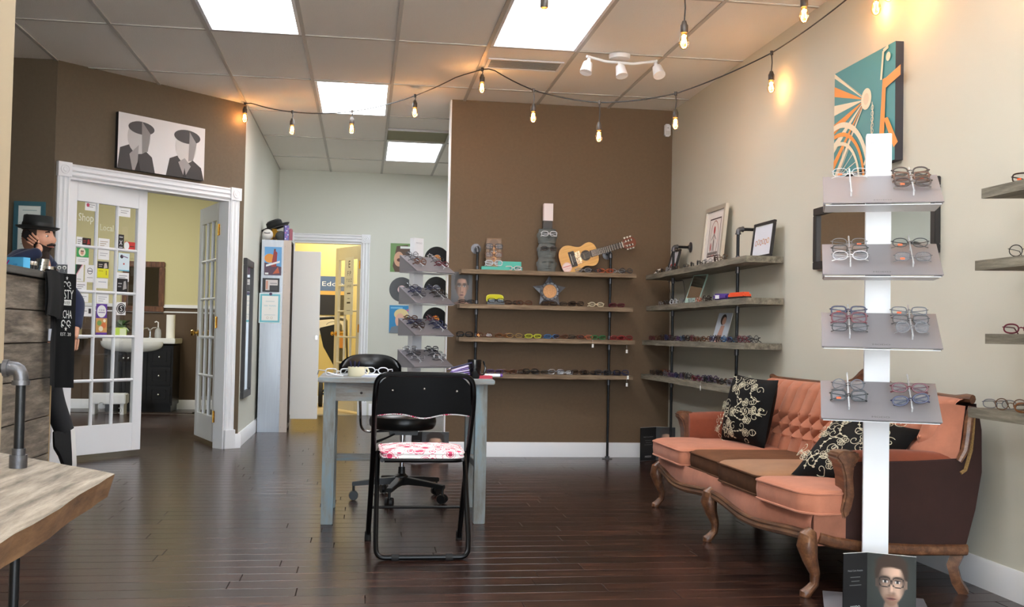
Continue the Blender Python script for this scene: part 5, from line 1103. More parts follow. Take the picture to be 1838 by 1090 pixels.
mir = mat('mirror_silver', (236, 238, 236), .02, 1.)
t = thing('wall_mirror', 'wide black-framed mirror on the cream wall behind the near display', 'mirror', mw=on_right(5.675, 1.417)); w_, h_ = 1.295, .35
bkf = mat('black_wood_frame', (36, 33, 34), .45)
for x0, x1, y0, y1 in ((0, w_, 0, .042), (0, w_, h_-.042, h_), (0, .042, .042, h_-.042), (w_-.042, w_, .042, h_-.042)): MB().box(x0, x1, y0, y1, 0, .028).build('frame_bar', bkf, t, bevel=.003)
MB().box(.035, w_-.035, .035, h_-.035, 0, .012).build('glass', mir, t, smooth=False)
t = thing('cloth_ornament', 'small black two-lobed felt piece beside the second panel of the near stand', 'ornament', mw=on_right(4.55, 1.395) @ M.Translation((0, 0, .03)))
m = MB(); m.ball((.02, .03, .02), (.06, .034, .018), 14, 8); m.ball((.11, .018, .02), (.05, .028, .018), 14, 8); m.tube([(.0, .03, .02), (.06, .035, .02), (.11, .02, .02), (.165, -.005, .02)], [.012, .022, .02, .006], 8); m.build('felt', hatm, t)
# motion sensor
t = thing('motion_sensor', 'small white motion sensor in the corner above the brown wall', 'motion sensor', (2.52, D-.003, 2.72))
MB().box(-.026, .026, -.045, 0, 0, .105).build('case', white, t, bevel=.01); MB().box(-.018, .018, -.0465, -.044, .012, .045).build('lens', mat('sensor_lens', (214, 214, 212), .3), t); MB().box(-.006, .006, -.0465, -.044, .068, .072).build('indicator', mat('sensor_dark', (60, 60, 64), .3), t)
# ------------------------------------------------------------------ hall: locker, mirror, records
alu = mat('brushed_aluminium', (160, 164, 170), .34, .8, var=.05, scale=3, stretch=(20, 20, 1)); strip = mat('pinkish_primed_strip', (196, 184, 174), .5, .2); whitel = mat('white_locker_paint', (240, 237, 230), .22)
WORLD[0] = True
t = thing('locker', 'tall metal-sided locker in the hall with its white door open', 'locker', (-.87, 10.8, 0))
LX0, LX1, LY0, LY1, LZ = -1.012, -.725, 10.57, 11.0, 1.905
MB().box(LX0, -.80, LY0, LY0+.004, 0, LZ).build('side_panel', alu, t, smooth=False); MB().box(-.80, LX1, LY0-.002, LY0+.02, 0, LZ).build('corner_strip', strip, t, smooth=False)
m = MB(); m.box(LX0, LX1-.005, LY1-.015, LY1, 0, LZ); m.box(LX0, LX0+.01, LY0+.005, LY1-.015, 0, LZ); m.box(LX0+.01, LX1-.005, LY0+.02, LY1-.015, LZ-.02, LZ); m.box(LX0+.01, LX1-.005, LY0+.02, LY1-.015, .03, .06)
for z in (.5, .95, 1.4): m.box(LX0+.01, LX1-.02, LY0+.02, LY1-.015, z, z+.012)
m.build('carcass', mat('locker_inside', (74, 62, 52), .7), t)
MB().box(LX1+.002, LX1+.277, LY1-.03, LY1-.012, .10, 1.83).build('door', whitel, t, bevel=.004)
m = MB(); m.box(LX1+.24, LX1+.262, LY1-.036, LY1-.03, .92, .96); m.build('latch', chrome, t)
m = MB()
for z in [.05+.128*i for i in range(15)]:
    for x in (LX0+.018, -.812, -.785): m.ball((x, LY0-.0015, z), (.0035, .002, .0035), 6, 4)
m.build('rivets', mat('rivet', (150, 150, 152), .4, .8), t)
WORLD[0] = False
def flat(name, label, cat, px0, py0, px1, py1, axis, val, fn, m_=None, dpt=.003, group=None):
    """a flat printed sheet whose corners were measured on a wall plane y=val"""
    a = at(px0, py1, axis, val); b = at(px1, py0, axis, val); w_ = b.x-a.x; h_ = b.z-a.z; t = thing(name, label, cat, mw=frame_m((a.x, val, a.z), (1, 0, 0), (0, 0, 1)), group=group)
    MB().box(0, w_, 0, h_, 0, dpt).build('sheet', m_ or cardm, t, smooth=False); p = Print(); fn(p, w_, h_); p.build('print', t, M.Translation((0, 0, dpt+.0006))); return t
def comic(p, a, b):
    p.rect(0, 0, a, b, (96, 160, 214)); p.poly([(0, 0), (a, 0), (a, b*.3), (0, b*.45)], (84, 60, 80)); p.disc(a*.3, b*.6, a*.3, (226, 150, 60), b*.16); p.poly([(a*.4, b*.3), (a*.55, b*.92), (a*.75, b*.8), (a*.7, b*.3)], (150, 50, 50)); p.poly([(a*.1, b*.3), (a*.9, b*.45), (a*.9, b*.52), (a*.1, b*.37)], (230, 230, 232)); p.poly([(a*.5, b*.05), (a*.9, b*.08), (a*.8, b*.3)], (190, 90, 60)); p.disc(a*.6, b*.9, a*.06, (90, 50, 44)); p.rect(a*.05, b*.03, a*.2, b*.06, WHC)
flat('comic_book', 'colourful comic in a clear sleeve on the locker side', 'comic', 474, 444, 506, 494, 1, LY0-.005, comic)
t = flat('tablet', 'black-framed tablet picture below the comic on the locker', 'tablet', 471, 500, 502, 524, 1, LY0-.005, lambda p, a, b: (p.rect(0, 0, a, b, (24, 24, 28)), p.rect(a*.18, b*.12, a*.72, b*.76, (206, 200, 200)), p.rect(a*.42, b*.12, a*.48, b*.36, (50, 48, 54)), p.rect(a*.2, b*.2, a*.12, b*.6, (200, 150, 130)), p.rect(a*.45, b*.6, a*.4, b*.05, (120, 120, 126))), jar, .012)
tq = mat('turquoise_paper', (110, 190, 206), .6)
t = flat('certificate', 'turquoise-bordered certificate on the locker side', 'certificate', 464, 527, 505, 580, 1, LY0-.005, lambda p, a, b: (p.rect(0, 0, a, b, (228, 238, 240)), p.rect(a*.05, b*.03, a*.9, b*.94, (110, 190, 206)), p.rect(a*.13, b*.09, a*.74, b*.82, (240, 240, 236)), p.text('500 TEARS', a*.5, b*.56, b*.045, (150, 200, 212), wd=a*.55), p.text('OF', a*.5, b*.47, b*.03, (150, 200, 212)), p.rect(a*.3, b*.72, a*.4, b*.015, (180, 200, 206)), p.rect(a*.25, b*.27, a*.5, b*.012, (180, 200, 206)), p.arc(a*.4, b*.18, a*.05, 0, 6.3, a*.012, (190, 170, 150)), p.arc(a*.58, b*.18, a*.05, 0, 6.3, a*.012, (190, 170, 150))))
q = at(486, 528, 1, LY0-.01); t = thing('magnet', 'small dark round magnet holding the turquoise certificate', 'magnet', (q.x, LY0-.009, q.z)); m = MB(); m.T = M.Rotation(PI/2, 4, 'X'); m.lathe([(0, 0), (.015, 0), (.015, .008), (0, .010)], 14); m.build('disc', mat('magnet_purple', (66, 50, 90), .4), t)
# jumble on top of the locker
lt = LZ
t = thing('plush_ball', 'plain white round plush head at the locker top edge', 'plush toy', (-.965, 10.63, lt)); MB().ball((0, 0, .055), (.055, .05, .055), 18, 12).build('ball', mat('white_plush', (228, 226, 222), .9), t); MB().tube([(-.03, -.045, .07), (.0, -.0515, .065), (.03, -.043, .07)], .004, 6).build('stitch', mat('plush_stitch', (40, 40, 44), .9), t)
t = thing('hat', 'black felt hat topping the pile on the locker', 'hat', (-.90, 10.80, lt+.135)); m = MB(); m.T = M.Rotation(-.35, 4, 'Y') @ M.Rotation(.3, 4, 'Z'); m.lathe([(.15, .02), (.13, 0), (.085, .0), (.08, .07), (.06, .085), (0, .078)], 28); m.build('crown', hatm, t)
t = thing('cloth_bag', 'mustard and black bag behind the white plush', 'bag', (-.93, 10.80, lt)); MB().box(-.06, .06, -.05, .05, 0, .13).build('body', mat('mustard_cloth', (186, 140, 40), .9), t, bevel=.02); MB().box(-.062, .0, -.052, .052, .09, .132).build('flap', hatm, t, bevel=.012)
t = thing('grey_cap', 'crumpled grey knitted cap between bag and patterned box', 'cap', (-.84, 10.70, lt)); MB().ball((0, 0, .052), (.055, .055, .052), 16, 10).build('knit', mat('grey_knit', (84, 86, 86), .95, bump=.4, bscale=200), t)
t = thing('patterned_box', 'blue and pink patterned box at the locker top', 'box', (-.785, 10.66, lt), .25); MB().box(-.022, .022, -.03, .03, 0, .155).build('box', mat('violet_card', (112, 106, 180), .5), t); p = Print()
for i in range(7): p.disc(-.012+.012*(i % 3), .02+.02*i, .007, (206, 120, 170) if i % 2 else (226, 226, 240))
p.build('print', t, frame_m((0, -.0306, 0), (1, 0, 0), (0, 0, 1)))
t = thing('pink_bag', 'shiny dark pink packet beside the patterned box', 'packet', (-.742, 10.68, lt), .2); MB().box(-.016, .016, -.03, .03, 0, .125).build('packet', mat('pink_foil', (156, 70, 90), .3), t, bevel=.008)
t = thing('pine_cone', 'small brown dried cone on the locker edge', 'cone', (-.895, 10.595, lt)); MB().lathe([(0, 0), (.018, .004), (.012, .01), (.02, .014), (.012, .02), (.016, .024), (.006, .032), (0, .034)], 9).build('scales', mat('cone_brown', (78, 58, 40), .9), t)
# hall mirror (side wall)
t = thing('wall_mirror', 'tall narrow black-framed mirror on the hall side wall', 'mirror', mw=frame_m((XH+.001, 9.25, .41), (0, 1, 0), (0, 0, 1))); w_, h_ = .60, 1.22
for x0, x1, y0, y1 in ((0, w_, 0, .06), (0, w_, h_-.06, h_), (0, .06, .06, h_-.06), (w_-.06, w_, .06, h_-.06)): MB().box(x0, x1, y0, y1, 0, .03).build('frame_bar', bkf, t, bevel=.003)
MB().box(.05, w_-.05, .05, h_-.05, 0, .015).build('glass', mir, t, smooth=False)
# records and sleeves on the end wall
vin = mat('vinyl_record', (14, 14, 15), .25, bump=.0)
def record(label, px, py, col):
    c = at(px, py, 1, DF); t = thing('vinyl_record', label, 'record', mw=frame_m((c.x, DF-.001, c.z), (1, 0, 0), (0, 0, 1)), group='records on the hall end wall'); m = MB(); pr = [(0, 0), (.151, 0), (.151, .002)]
    for i in range(12): r = .148-.008*i; pr += [(r, .0024), (r-.004, .0018)]
    m.lathe(pr+[(.05, .002), (0, .002)], 40); m.build('disc', vin, t); p = Print(); p.disc(0, 0, .05, col); p.disc(0, 0, .012, tuple(int(v*.8) for v in col)); p.disc(0, 0, .004, (20, 20, 20)); p.rect(-.03, .02, .06, .006, tuple(int(v*.6) for v in col)); p.rect(-.025, -.03, .05, .004, tuple(int(v*.6) for v in col)); p.build('record_label', t, M.Translation((0, 0, .0027)))
record('black record with an orange label, top of the column by the brown wall', 784, 465, (232, 140, 40)); record('black record with a pale pink label beside the green sleeve column', 721, 520, (220, 190, 190))
record('black record with a silver label, middle of the column by the brown wall', 783, 519, (190, 188, 186)); record('black record with an orange label, lowest of the column by the brown wall', 781, 574, (236, 150, 40))
def green_(p, a, b): p.rect(0, 0, a, b, (110, 146, 88)); p.poly([(a*.1, b*.2), (a*.25, b*.9), (a*.7, b*.95), (a*.95, b*.6), (a*.85, 0), (a*.2, 0)], (84, 62, 48)); p.disc(a*.35, b*.45, a*.2, (206, 160, 130), b*.26); p.disc(a*.36, b*.42, a*.09, (90, 50, 44), b*.06); p.rect(a*.4, b*.82, a*.4, b*.08, (226, 230, 226))
def blue_(p, a, b): p.rect(0, 0, a, b, (52, 140, 194)); p.disc(a*.5, b*.68, a*.3, (226, 206, 150), b*.2); p.disc(a*.45, b*.46, a*.2, (226, 180, 156), b*.26); p.poly([(0, 0), (a*.1, b*.22), (a*.4, b*.28), (a*.7, b*.2), (a*.8, 0)], (120, 130, 140)); p.rect(a*.05, b*.88, a*.5, b*.06, (120, 190, 226)); p.rect(a*.72, b*.8, a*.25, b*.06, (200, 90, 150))
flat('record_sleeve', 'green and brown record sleeve, topmost on the hall end wall', 'record sleeve', 700, 438, 745, 488, 1, DF-.001, green_, group='record sleeves'); flat('record_sleeve', 'blue record sleeve with a blond figure, lowest on the hall end wall', 'record sleeve', 698, 549, 742, 598, 1, DF-.001, blue_, group='record sleeves')
# woman's portrait at the edge of the brown wall
t = flat('portrait_poster', 'portrait poster of a dark-haired woman at the brown wall edge', 'poster', 809, 489, 848, 546, 1, D-.003, lambda p, a, b: portrait(p, 0, 0, a, b, hair=(36, 28, 26), skin=(206, 156, 132), bg_=(62, 60, 62), specs=None), dpt=.006)
# ------------------------------------------------------------------ office
def eddie(p, a, b): p.rect(0, 0, a, b, (40, 40, 46)); p.rect(0, b*.6, a, b*.4, (84, 106, 140)); p.rect(0, b*.5, a, b*.12, (214, 170, 90)); p.rect(0, 0, a, b*.52, (34, 32, 34)); p.text('Eddie', a*.55, b*.75, b*.12, (236, 236, 236), wd=a*.7)
flat('poster', 'sunset poster with white script lettering on the yellow office wall', 'poster', 566, 497, 622, 565, 1, 14.89, eddie); flat('poster', 'pale drawing pinned under the sunset poster', 'poster', 566, 568, 622, 601, 1, 14.89, lambda p, a, b: (p.rect(0, 0, a, b, (226, 216, 190)), p.arc(a*.6, b*.5, a*.25, 0, 3, a*.02, (130, 124, 110), 12, b*.2), p.arc(a*.6, b*.4, a*.2, 3, 6, a*.02, (130, 124, 110), 12, b*.15)))
base('baseboard_office', 'dark baseboard in the yellow office', [((-1.5, 14.9), (1.5, 14.9), (0, -1))], .10)
t = thing('stroller', 'folded black and orange stroller behind the office door', 'stroller', (-.36, 14.2, 0)); fb_ = mat('black_nylon', (24, 24, 26), .7); on_ = mat('orange_nylon', (222, 140, 50), .7)
m = MB(); m.loft([[(-.22, -.06, 1.05), (.05, -.06, 1.12), (.08, .1, 1.1), (-.2, .1, 1.05)], [(-.16, -.08, .8), (.1, -.08, .7), (.12, .1, .7), (-.14, .1, .8)], [(0, -.07, .52), (.14, -.07, .4), (.15, .08, .4), (.02, .08, .52)]]); m.build('seat_fabric', fb_, t, bevel=.01)
MB().box(.0, .14, -.09, -.07, .78, 1.02).build('pocket', on_, t, bevel=.01); MB().tube([(-.26, -.02, 1.17), (-.05, -.02, 1.19), (.14, -.02, 1.16)], .018, 8).build('handle', fb_, t); MB().tube([(.14, -.02, 1.16), (.16, -.02, .6), (.10, -.02, .12)], .012, 8).build('frame', fb_, t)
m = MB(); m.T = M.Translation((-.18, 0, .17)) @ M.Rotation(PI/2, 4, 'Y'); m.lathe([(.12, -.02), (.17, -.025), (.17, .025), (.12, .02)], 24); m.T = M.Translation((-.18, 0, .17)); m.cyl((-.02, 0, 0), (.25, 0, 0), .012); m.cyl((0, 0, 0), (.3, 0, .35), .012); m.build('wheel', fb_, t)
# eye chart on the office door
ODx = ODm @ M.Translation((.30, -.004, 1.22)) @ frame_m((0, 0, 0), (1, 0, 0), (0, 0, 1)); t = thing('eye_chart', 'white eye test chart hanging on the open office door', 'eye chart', mw=ODx); MB().box(0, .24, 0, .72, 0, .003).build('sheet', mat('chart_paper', (232, 228, 212), .6), t, smooth=False); p = Print(); k_ = (22, 20, 20)
p.text('E', .12, .59, .09, k_); p.text('F P', .12, .49, .06, k_); p.text('T O Z', .12, .41, .042, k_); p.text('L P E D', .12, .345, .03, k_); p.rect(.07, .26, .1, .014, k_); p.rect(.07, .14, .1, .02, k_); p.rect(.07, .05, .1, .006, (120, 120, 116)); p.rect(.09, .20, .06, .006, k_); p.build('letters', t, M.Translation((0, 0, .0036)))
# ------------------------------------------------------------------ bathroom
ebony = mat('black_vanity_paint', (18, 16, 16), .35); porc = mat('white_porcelain', (232, 232, 230), .15, spec=.6); WORLD[0] = True
t = thing('vanity', 'black vanity with drawers under a white moulded basin', 'vanity', (-2.7, 13.2, 0)); VX0, VX1, VY = -3.04, -2.245, 12.96
MB().box(VX0, VX1, VY+.02, 13.45, .08, .80).build('carcass', ebony, t, bevel=.004); MB().box(VX0+.02, VX1-.02, VY+.06, 13.44, 0, .08).build('plinth', ebony, t)
def drawer(x0, x1, z0, z1, name, kx):
    d = MB().box(x0, x1, VY, VY+.022, z0, z1).build(name, ebony, t, bevel=.003); m = MB(); a = .045
    for q in ((x0+a, x1-a, z0+a, z0+a+.012), (x0+a, x1-a, z1-a-.012, z1-a), (x0+a, x0+a+.012, z0+a, z1-a), (x1-a-.012, x1-a, z0+a, z1-a)): m.box(q[0], q[1], VY-.006, VY, q[2], q[3])
    m.build('moulding', ebony, d); m = MB(); m.ball((kx, VY-.018, (z0+z1)/2 if 'drawer' in name else z1-.12), .014, 12, 8); m.build('knob', chrome, d)
for z0, z1 in ((.56, .76), (.33, .54), (.11, .31)): drawer(-2.53, -2.27, z0, z1, 'drawer', -2.40)
drawer(-3.02, -2.785, .11, .76, 'cabinet_door', -2.81); drawer(-2.78, -2.545, .11, .76, 'cabinet_door', -2.755)
m = MB(); m.box(VX0-.02, VX1+.02, VY-.01, 13.46, .82, .885); m.grid(lambda u, v: V((-2.72+.36*math.sin((u-.5)*PI), VY-.005-.10*math.cos((u-.5)*PI)*math.cos(v*PI/2)*1.0, .84-.13*math.sin(v*PI/2)*math.cos((u-.5)*PI)**.6 if abs(u-.5) < .499 else .84)), 24, 8); m.build('basin', porc, t, bevel=.006)
WORLD[0] = False
def lath(name, label, cat, loc, prof, m_, part, n=20, group=None):
    t = thing(name, label, cat, loc, group=group); MB().lathe(prof, n).build(part, m_, t); return t
t = thing('faucet', 'chrome faucet on the basin rim', 'faucet', (-2.58, 13.3, .885)); MB().lathe([(.03, 0), (.03, .01), (.014, .02), (.014, .1), (0, .1)], 14).build('base', chrome, t); MB().tube([(0, 0, .08), (-.02, -.05, .12), (-.06, -.11, .11), (-.07, -.13, .09)], .011, 8).build('spout', chrome, t); MB().tube([(0, 0, .1), (.03, 0, .125), (.07, 0, .13)], .007, 8).build('lever', chrome, t)
t = lath('soap_bottle', 'clear pump bottle of hand soap by the basin', 'soap bottle', (-2.475, 13.22, .885), [(0, 0), (.038, 0), (.04, .05), (.034, .1), (.014, .12), (.014, .13), (0, .13)], mat('clear_soap', (206, 208, 206), .15, trans=.4), 'bottle'); MB().tube([(0, 0, .13), (0, 0, .19), (-.02, -.02, .20), (-.035, -.03, .19)], .007, 8).build('pump', white, t)
t = lath('paper_towel_roll', 'white paper towel roll standing on the vanity end', 'paper towel roll', (-2.315, 13.15, .885), [(.012, 0), (.052, 0), (.052, .285), (.012, .285)], mat('paper_towel', (236, 234, 228), .9), 'roll')
m0 = at(222, 470, 1, 13.44); m1 = at(298, 560, 1, 13.44); t = thing('wall_mirror', 'dark wood framed mirror over the bathroom basin', 'mirror', mw=frame_m((-2.96, 13.47, 1.205), (1, 0, 0), (0, 0, 1))); w_, h_ = .505, .625
for x0, x1, y0, y1 in ((0, w_, 0, .07), (0, w_, h_-.07, h_), (0, .07, .07, h_-.07), (w_-.07, w_, .07, h_-.07)): MB().box(x0, x1, y0, y1, 0, .035).build('frame_bar', carved, t, bevel=.008)
MB().box(.06, w_-.06, .06, h_-.06, 0, .02).build('glass', mir, t, smooth=False)
leafm = mat('dark_leaf', (52, 86, 42), .45, var=.2, rnd=.2)
t = thing('potted_plant', 'leafy green plant in a dark pot on the vanity behind the glass', 'plant', (-2.90, 13.2, .885)); MB().lathe([(0, 0), (.055, 0), (.075, .12), (.07, .12), (.06, .1), (0, .1)], 18).build('pot', mat('dark_pot', (40, 36, 34), .5), t); r_ = random.Random(5)
for k in range(24):
    a = r_.uniform(0, 6.28); e_ = r_.uniform(.2, 1.2); L_ = r_.uniform(.10, .2); d = V((math.cos(a)*math.cos(e_), math.sin(a)*math.cos(e_)*.7, math.sin(e_))); s_ = d.cross(V((0, 0, 1))).normalized(); b = V((0, 0, .1)); m = MB()
    m.grid(lambda u, v: b+d*L_*(.3+u)+V((0, 0, -.10*u*u))+s_*(v-.5)*.09*math.sin(PI*min(1, u*.96+.02))**.7, 6, 2); m.tube([b, b+d*L_*.3], .002, 4); m.build('leaf', leafm, t)
t = thing('wall_shelf', 'small white bathroom wall shelf behind the door glass', 'shelf', (-3.5, 13.30, .86)); MB().box(-.20, .16, -.12, .17, 0, .03).build('board', white, t, bevel=.006); MB().box(-.1, .04, .02, .17, -.14, 0).build('bracket', white, t, bevel=.006)
t = thing('dispenser_box', 'beige machine standing on the white bathroom shelf', 'dispenser', (-3.53, 13.30, .89)); bei = mat('beige_plastic', (206, 198, 160), .45); MB().box(-.13, .12, -.09, .12, 0, .14).build('body', bei, t, bevel=.01); MB().box(-.09, .02, -.05, .08, .14, .36).build('upper_case', bei, t, bevel=.01); MB().tube([(.02, 0, .3), (.08, -.04, .22), (.11, -.09, .08)], .006, 6).build('cord', fb_, t)
t = thing('step_box', 'low white box on the bathroom floor behind the door glass', 'box', (-2.83, 12.55, 0)); MB().box(-.26, .14, 0, .2, .12, .24).build('box', white, t, bevel=.01); MB().box(-.24, -.2, .02, .18, 0, .12).build('leg', white, t); MB().box(.08, .12, .02, .18, 0, .12).build('leg', white, t)
# ------------------------------------------------------------------ decor on the brown wall shelf
z1 = BZ[0]+.0175; F_ = lambda x, y, z: frame_m((x, y, z), (1, 0, 0), (0, 0, 1))
t = thing('jewellery_box', 'long teal box under the glasses on the top brown-wall shelf', 'box', (0, 8.44, z1)); a = at(864, 483, 1, 8.40); b = at(937, 483, 1, 8.40); tealb = mat('teal_lacquer', (46, 168, 150), .4)
m = MB(); m.box(a.x, b.x, -.06, .02, 0, .028); m.build('tray', tealb, t, bevel=.002); MB().box((a.x+b.x)/2-.03, b.x-.005, -.03, .02, .028, .075).build('lid', tealb, t, bevel=.002)
t = thing('glasses_card', 'face-printed card carrying three stacked pairs of glasses', 'display card', (at(886, 470, 1, 8.42).x, 8.425, z1+.029), 0.); MB().box(-.062, .062, 0, .006, 0, .235).build('card', mat('brown_card', (120, 92, 66), .6), t); p = Print(); portrait(p, -.06, 0, .12, .225, hair=(110, 84, 62), skin=(222, 158, 96), bg_=(104, 80, 58), specs=None); p.build('print', t, F_(0, -.0008, 0))
for k, (c, s_) in enumerate((('clear', 'square'), ('tortoiseshell', 'square'), ('dark brown', 'square'))):
    specs(s_, c, M.Translation((at(886, 470, 1, 8.42).x, 8.405, z1+.035+.068*k)) @ M.Scale(1.08, 4), f"{lab_(s_, c)} eyeglasses, {('lowest', 'middle', 'top')[k]} of three stacked on the face card", 'eyeglasses on the face card', small=False)
# totem of grey faces
stone = mat('grey_cast_stone', (104, 108, 106), .7, var=.12, scale=12, bump=.15); tx = at(982, 450, 1, 8.43).x
def facehead(label, z, rz, w_=.078, h_=.115):
    t = thing('carved_head', label, 'sculpture', (tx, 8.445, z), rz, 'stacked grey stone heads'); m = MB()
    def fp(u, v):
        a = (u-.5)*2*PI; q = v; w2 = w_*(.86+.14*math.sin(PI*min(1, q*.9+.1))); x = w2*math.sin(a); y = -w2*.92*math.cos(a)
        fx = math.exp(-(a/.16)**2)*math.exp(-((q-.50)/.20)**2)*.028*(1-.3*q)+math.exp(-(a/.55)**2)*math.exp(-((q-.74)/.06)**2)*.013-(math.exp(-((abs(a)-.42)/.2)**2)*math.exp(-((q-.60)/.07)**2))*.016+math.exp(-(a/.3)**2)*math.exp(-((q-.24)/.03)**2)*.010-math.exp(-(a/.3)**2)*math.exp(-((q-.20)/.012)**2)*.003
        return V((x, y-fx, h_*q))
    m.grid(fp, 48, 26); m.lathe([(w_*.93, h_), (w_*.9, h_+.002), (0, h_+.002)], 24); m.lathe([(w_*.86, 0.), (0, 0.)], 24)
    for s in (-1, 1): m.ball((s*w_*1.0, 0, h_*.55), (.008, .014, .022), 8, 6)
    m.build('face', stone, t); return t
facehead('bottom grey stone head of the totem, without glasses', z1, .0); facehead('middle grey stone head of the totem, wearing dark glasses', z1+.1175, .12); facehead('top grey stone head of the totem, wearing clear glasses', z1+.235, -.05)
specs('oval', 'dark brown', M.Translation((tx, 8.345, z1+.1175+.05)), 'dark brown oval eyeglasses worn by the middle stone head', 'eyeglasses on the stone heads', small=False); specs('square', 'clear', M.Translation((tx, 8.345, z1+.235+.05)), 'clear square eyeglasses worn by the top stone head', 'eyeglasses on the stone heads', small=False)
t = thing('gift_box', 'upright black box with a white top half on the stone heads', 'box', (tx, 8.445, z1+.3525)); MB().box(-.038, .038, -.03, .03, 0, .068).build('base', jar, t, bevel=.001); MB().box(-.034, .042, -.03, .03, .068, .21).build('sleeve', mat('blush_white_card', (234, 222, 222), .5), t, bevel=.001)
# guitar
gt = thing('guitar', 'small pale-wood acoustic guitar leaning on the top brown-wall shelf', 'guitar', mw=frame_m((at(1040, 462, 1, 8.46).x, 8.455, at(1040, 462, 1, 8.46).z), (.953, 0, .303), (-.303, .03, .953)))
spruce = wood('spruce_top', (206, 150, 76), (224, 170, 92), (234, 186, 110), 0, 2, .35, .02, .05, streak=30); mahog = mat('mahogany', (120, 56, 28), .35, var=.15, scale=6); rosew = mat('rosewood', (46, 34, 30), .45)
OUT = [(-.168, 0), (-.166, .055), (-.145, .098), (-.105, .122), (-.06, .118), (-.02, .098), (.015, .084), (.045, .086), (.08, .098), (.115, .098), (.142, .078), (.156, .045), (.16, 0)]
def spl(P, n=4):
    o = []
    for i in range(len(P)-1):
        p0, p1, p2, p3 = [V((*P[max(0, min(len(P)-1, i+k))], 0)) for k in (-1, 0, 1, 2)]
        for q in range(n): t_ = q/n; o.append(.5*((2*p1)+(p2-p0)*t_+(2*p0-5*p1+4*p2-p3)*t_*t_+(3*p1-p0-3*p2+p3)*t_**3))
    return [(v.x, v.y) for v in o]+[P[-1]]
up_ = spl(OUT); full = up_+[(x, -y) for x, y in up_[::-1][1:-1]]
MB().prism(full, -.055, -.003).build('body', mahog, gt, bevel=.003); MB().prism(full, -.003, 0).build('soundboard', spruce, gt)
p = Print(); p.disc(.055, 0, .044, (74, 56, 40), n=30); p.disc(.055, 0, .038, (40, 30, 24), n=30); p.rect(.035, -.03, .012, .05, (96, 84, 60)); p.build('rosette', gt, M.Translation((0, 0, .0006))); p = Print(); p.disc(-.125, -.052, .041, (236, 214, 208), n=28); p.arc(-.125, -.052, .037, 0, 6.3, .002, (206, 120, 110), 28); p.line([(-.158, -.045), (-.092, -.045)], .006, (206, 100, 96)); p.text('DTTO', -.125, -.072, .014, (206, 130, 120), wd=.05); p.build('round_sticker', gt, M.Translation((0, 0, .0006)))
MB().box(-.085, -.035, -.065, .065, .0005, .009).build('bridge', rosew, gt, bevel=.002); MB().box(-.072, -.069, -.045, .045, .009, .012).build('saddle', mat('bone_white', (232, 226, 210), .4), gt)
MB().box(-.046, .012, -.052, .052, .0012, .004).build('pickup_plate', mat('bright_photo_foil', (206, 180, 150), .18, .8, var=.5, scale=30, bump=.3), gt)
m = MB(); m.loft([[(.095, -.029, .004), (.095, .029, .004), (.095, .029, .010), (.095, -.029, .010)], [(.375, -.024, .004), (.375, .024, .004), (.375, .024, .010), (.375, -.024, .010)]]); m.build('fretboard', rosew, gt); m = MB(); m.loft([[(.15, -.026, -.03), (.15, .026, -.03), (.15, .028, .004), (.15, -.028, .004)], [(.38, -.022, -.014), (.38, .022, -.014), (.38, .024, .004), (.38, -.024, .004)]]); m.build('neck', mahog, gt)
m = MB()
for i in range(18): x = .385-.285*(1-2**(-i/12*1.25))/(1-2**(-18/12*1.25)) if i else .36; m.box(x-.0012, x+.0012, -.026, .026, .0095, .0115)
m.build('fret_wires', mat('nickel_fret', (200, 196, 190), .25, 1.), gt); MB().box(.376, .382, -.025, .025, .004, .0135).build('nut', MATS['bone_white'], gt)
MB().prism([(.381, -.026), (.40, -.040), (.478, -.042), (.497, -.022), (.50, 0), (.497, .022), (.478, .042), (.40, .040), (.381, .026)], -.016, 0).build('headstock', mahog, gt, bevel=.002)
m = MB()
for s in (-1, 1): m.box(.405, .475, s*.02-.006, s*.02+.006, .0, .0008)
m.build('slot', jar, gt)
for s in (-1, 1):
    for k in range(3): x = .415+.025*k; m = MB(); m.cyl((x, s*.012, .003), (x, s*.028, .003), .0045, n=8); m.cyl((x, s*.040, -.008), (x, s*.052, -.008), .004, n=6); m.box(x-.007, x+.007, s*.05-.003, s*.05+.006, -.013, -.003); m.build('tuner', MATS['bone_white'], gt)
m = MB()
for k in range(6): y = -.018+.0072*k; m.tube([(-.07, y*1.35, .0125), (.38, y, .0140), (.44, math.copysign(.02, y), .005)], .0005, 4)
m.build('strings', mat('nylon_string', (206, 200, 190), .3), gt)
# star plaque
sx_ = at(987, 520, 1, 8.44).x; t = thing('star_plaque', 'grey metal star with a round cork centre on the second brown-wall shelf', 'plaque', mw=frame_m((sx_, 8.47, BZ[1]+.0175+.118), (1, 0, 0), (0, .12, 1))); zinc = mat('weathered_zinc', (112, 114, 120), .5, .6, var=.2, scale=14); m = MB()
pts = [(.145*math.cos(PI/2+i*PI/5)*(1 if i % 2 == 0 else .52), .135*math.sin(PI/2+i*PI/5)*(1 if i % 2 == 0 else .52)) for i in range(10)]; a = [m.v((*q, 0)) for q in pts]; b = [m.v((q[0], q[1], .008)) for q in pts]; c = m.v((0, 0, .03)); m.f(a[::-1])
for i in range(10): j = (i+1) % 10; m.f((a[i], a[j], b[j], b[i])); m.f((b[i], b[j], c))
m.build('star', zinc, t, smooth=False); m = MB(); m.lathe([(.055, .01), (.08, .012), (.08, .03), (.072, .036), (.06, .034), (.056, .03)], 32); m.build('ring', zinc, t)
m = MB()
for k in range(12): q = k*PI/6; m.ball((.068*math.cos(q), .068*math.sin(q), .035), (.006, .006, .003), 8, 5)
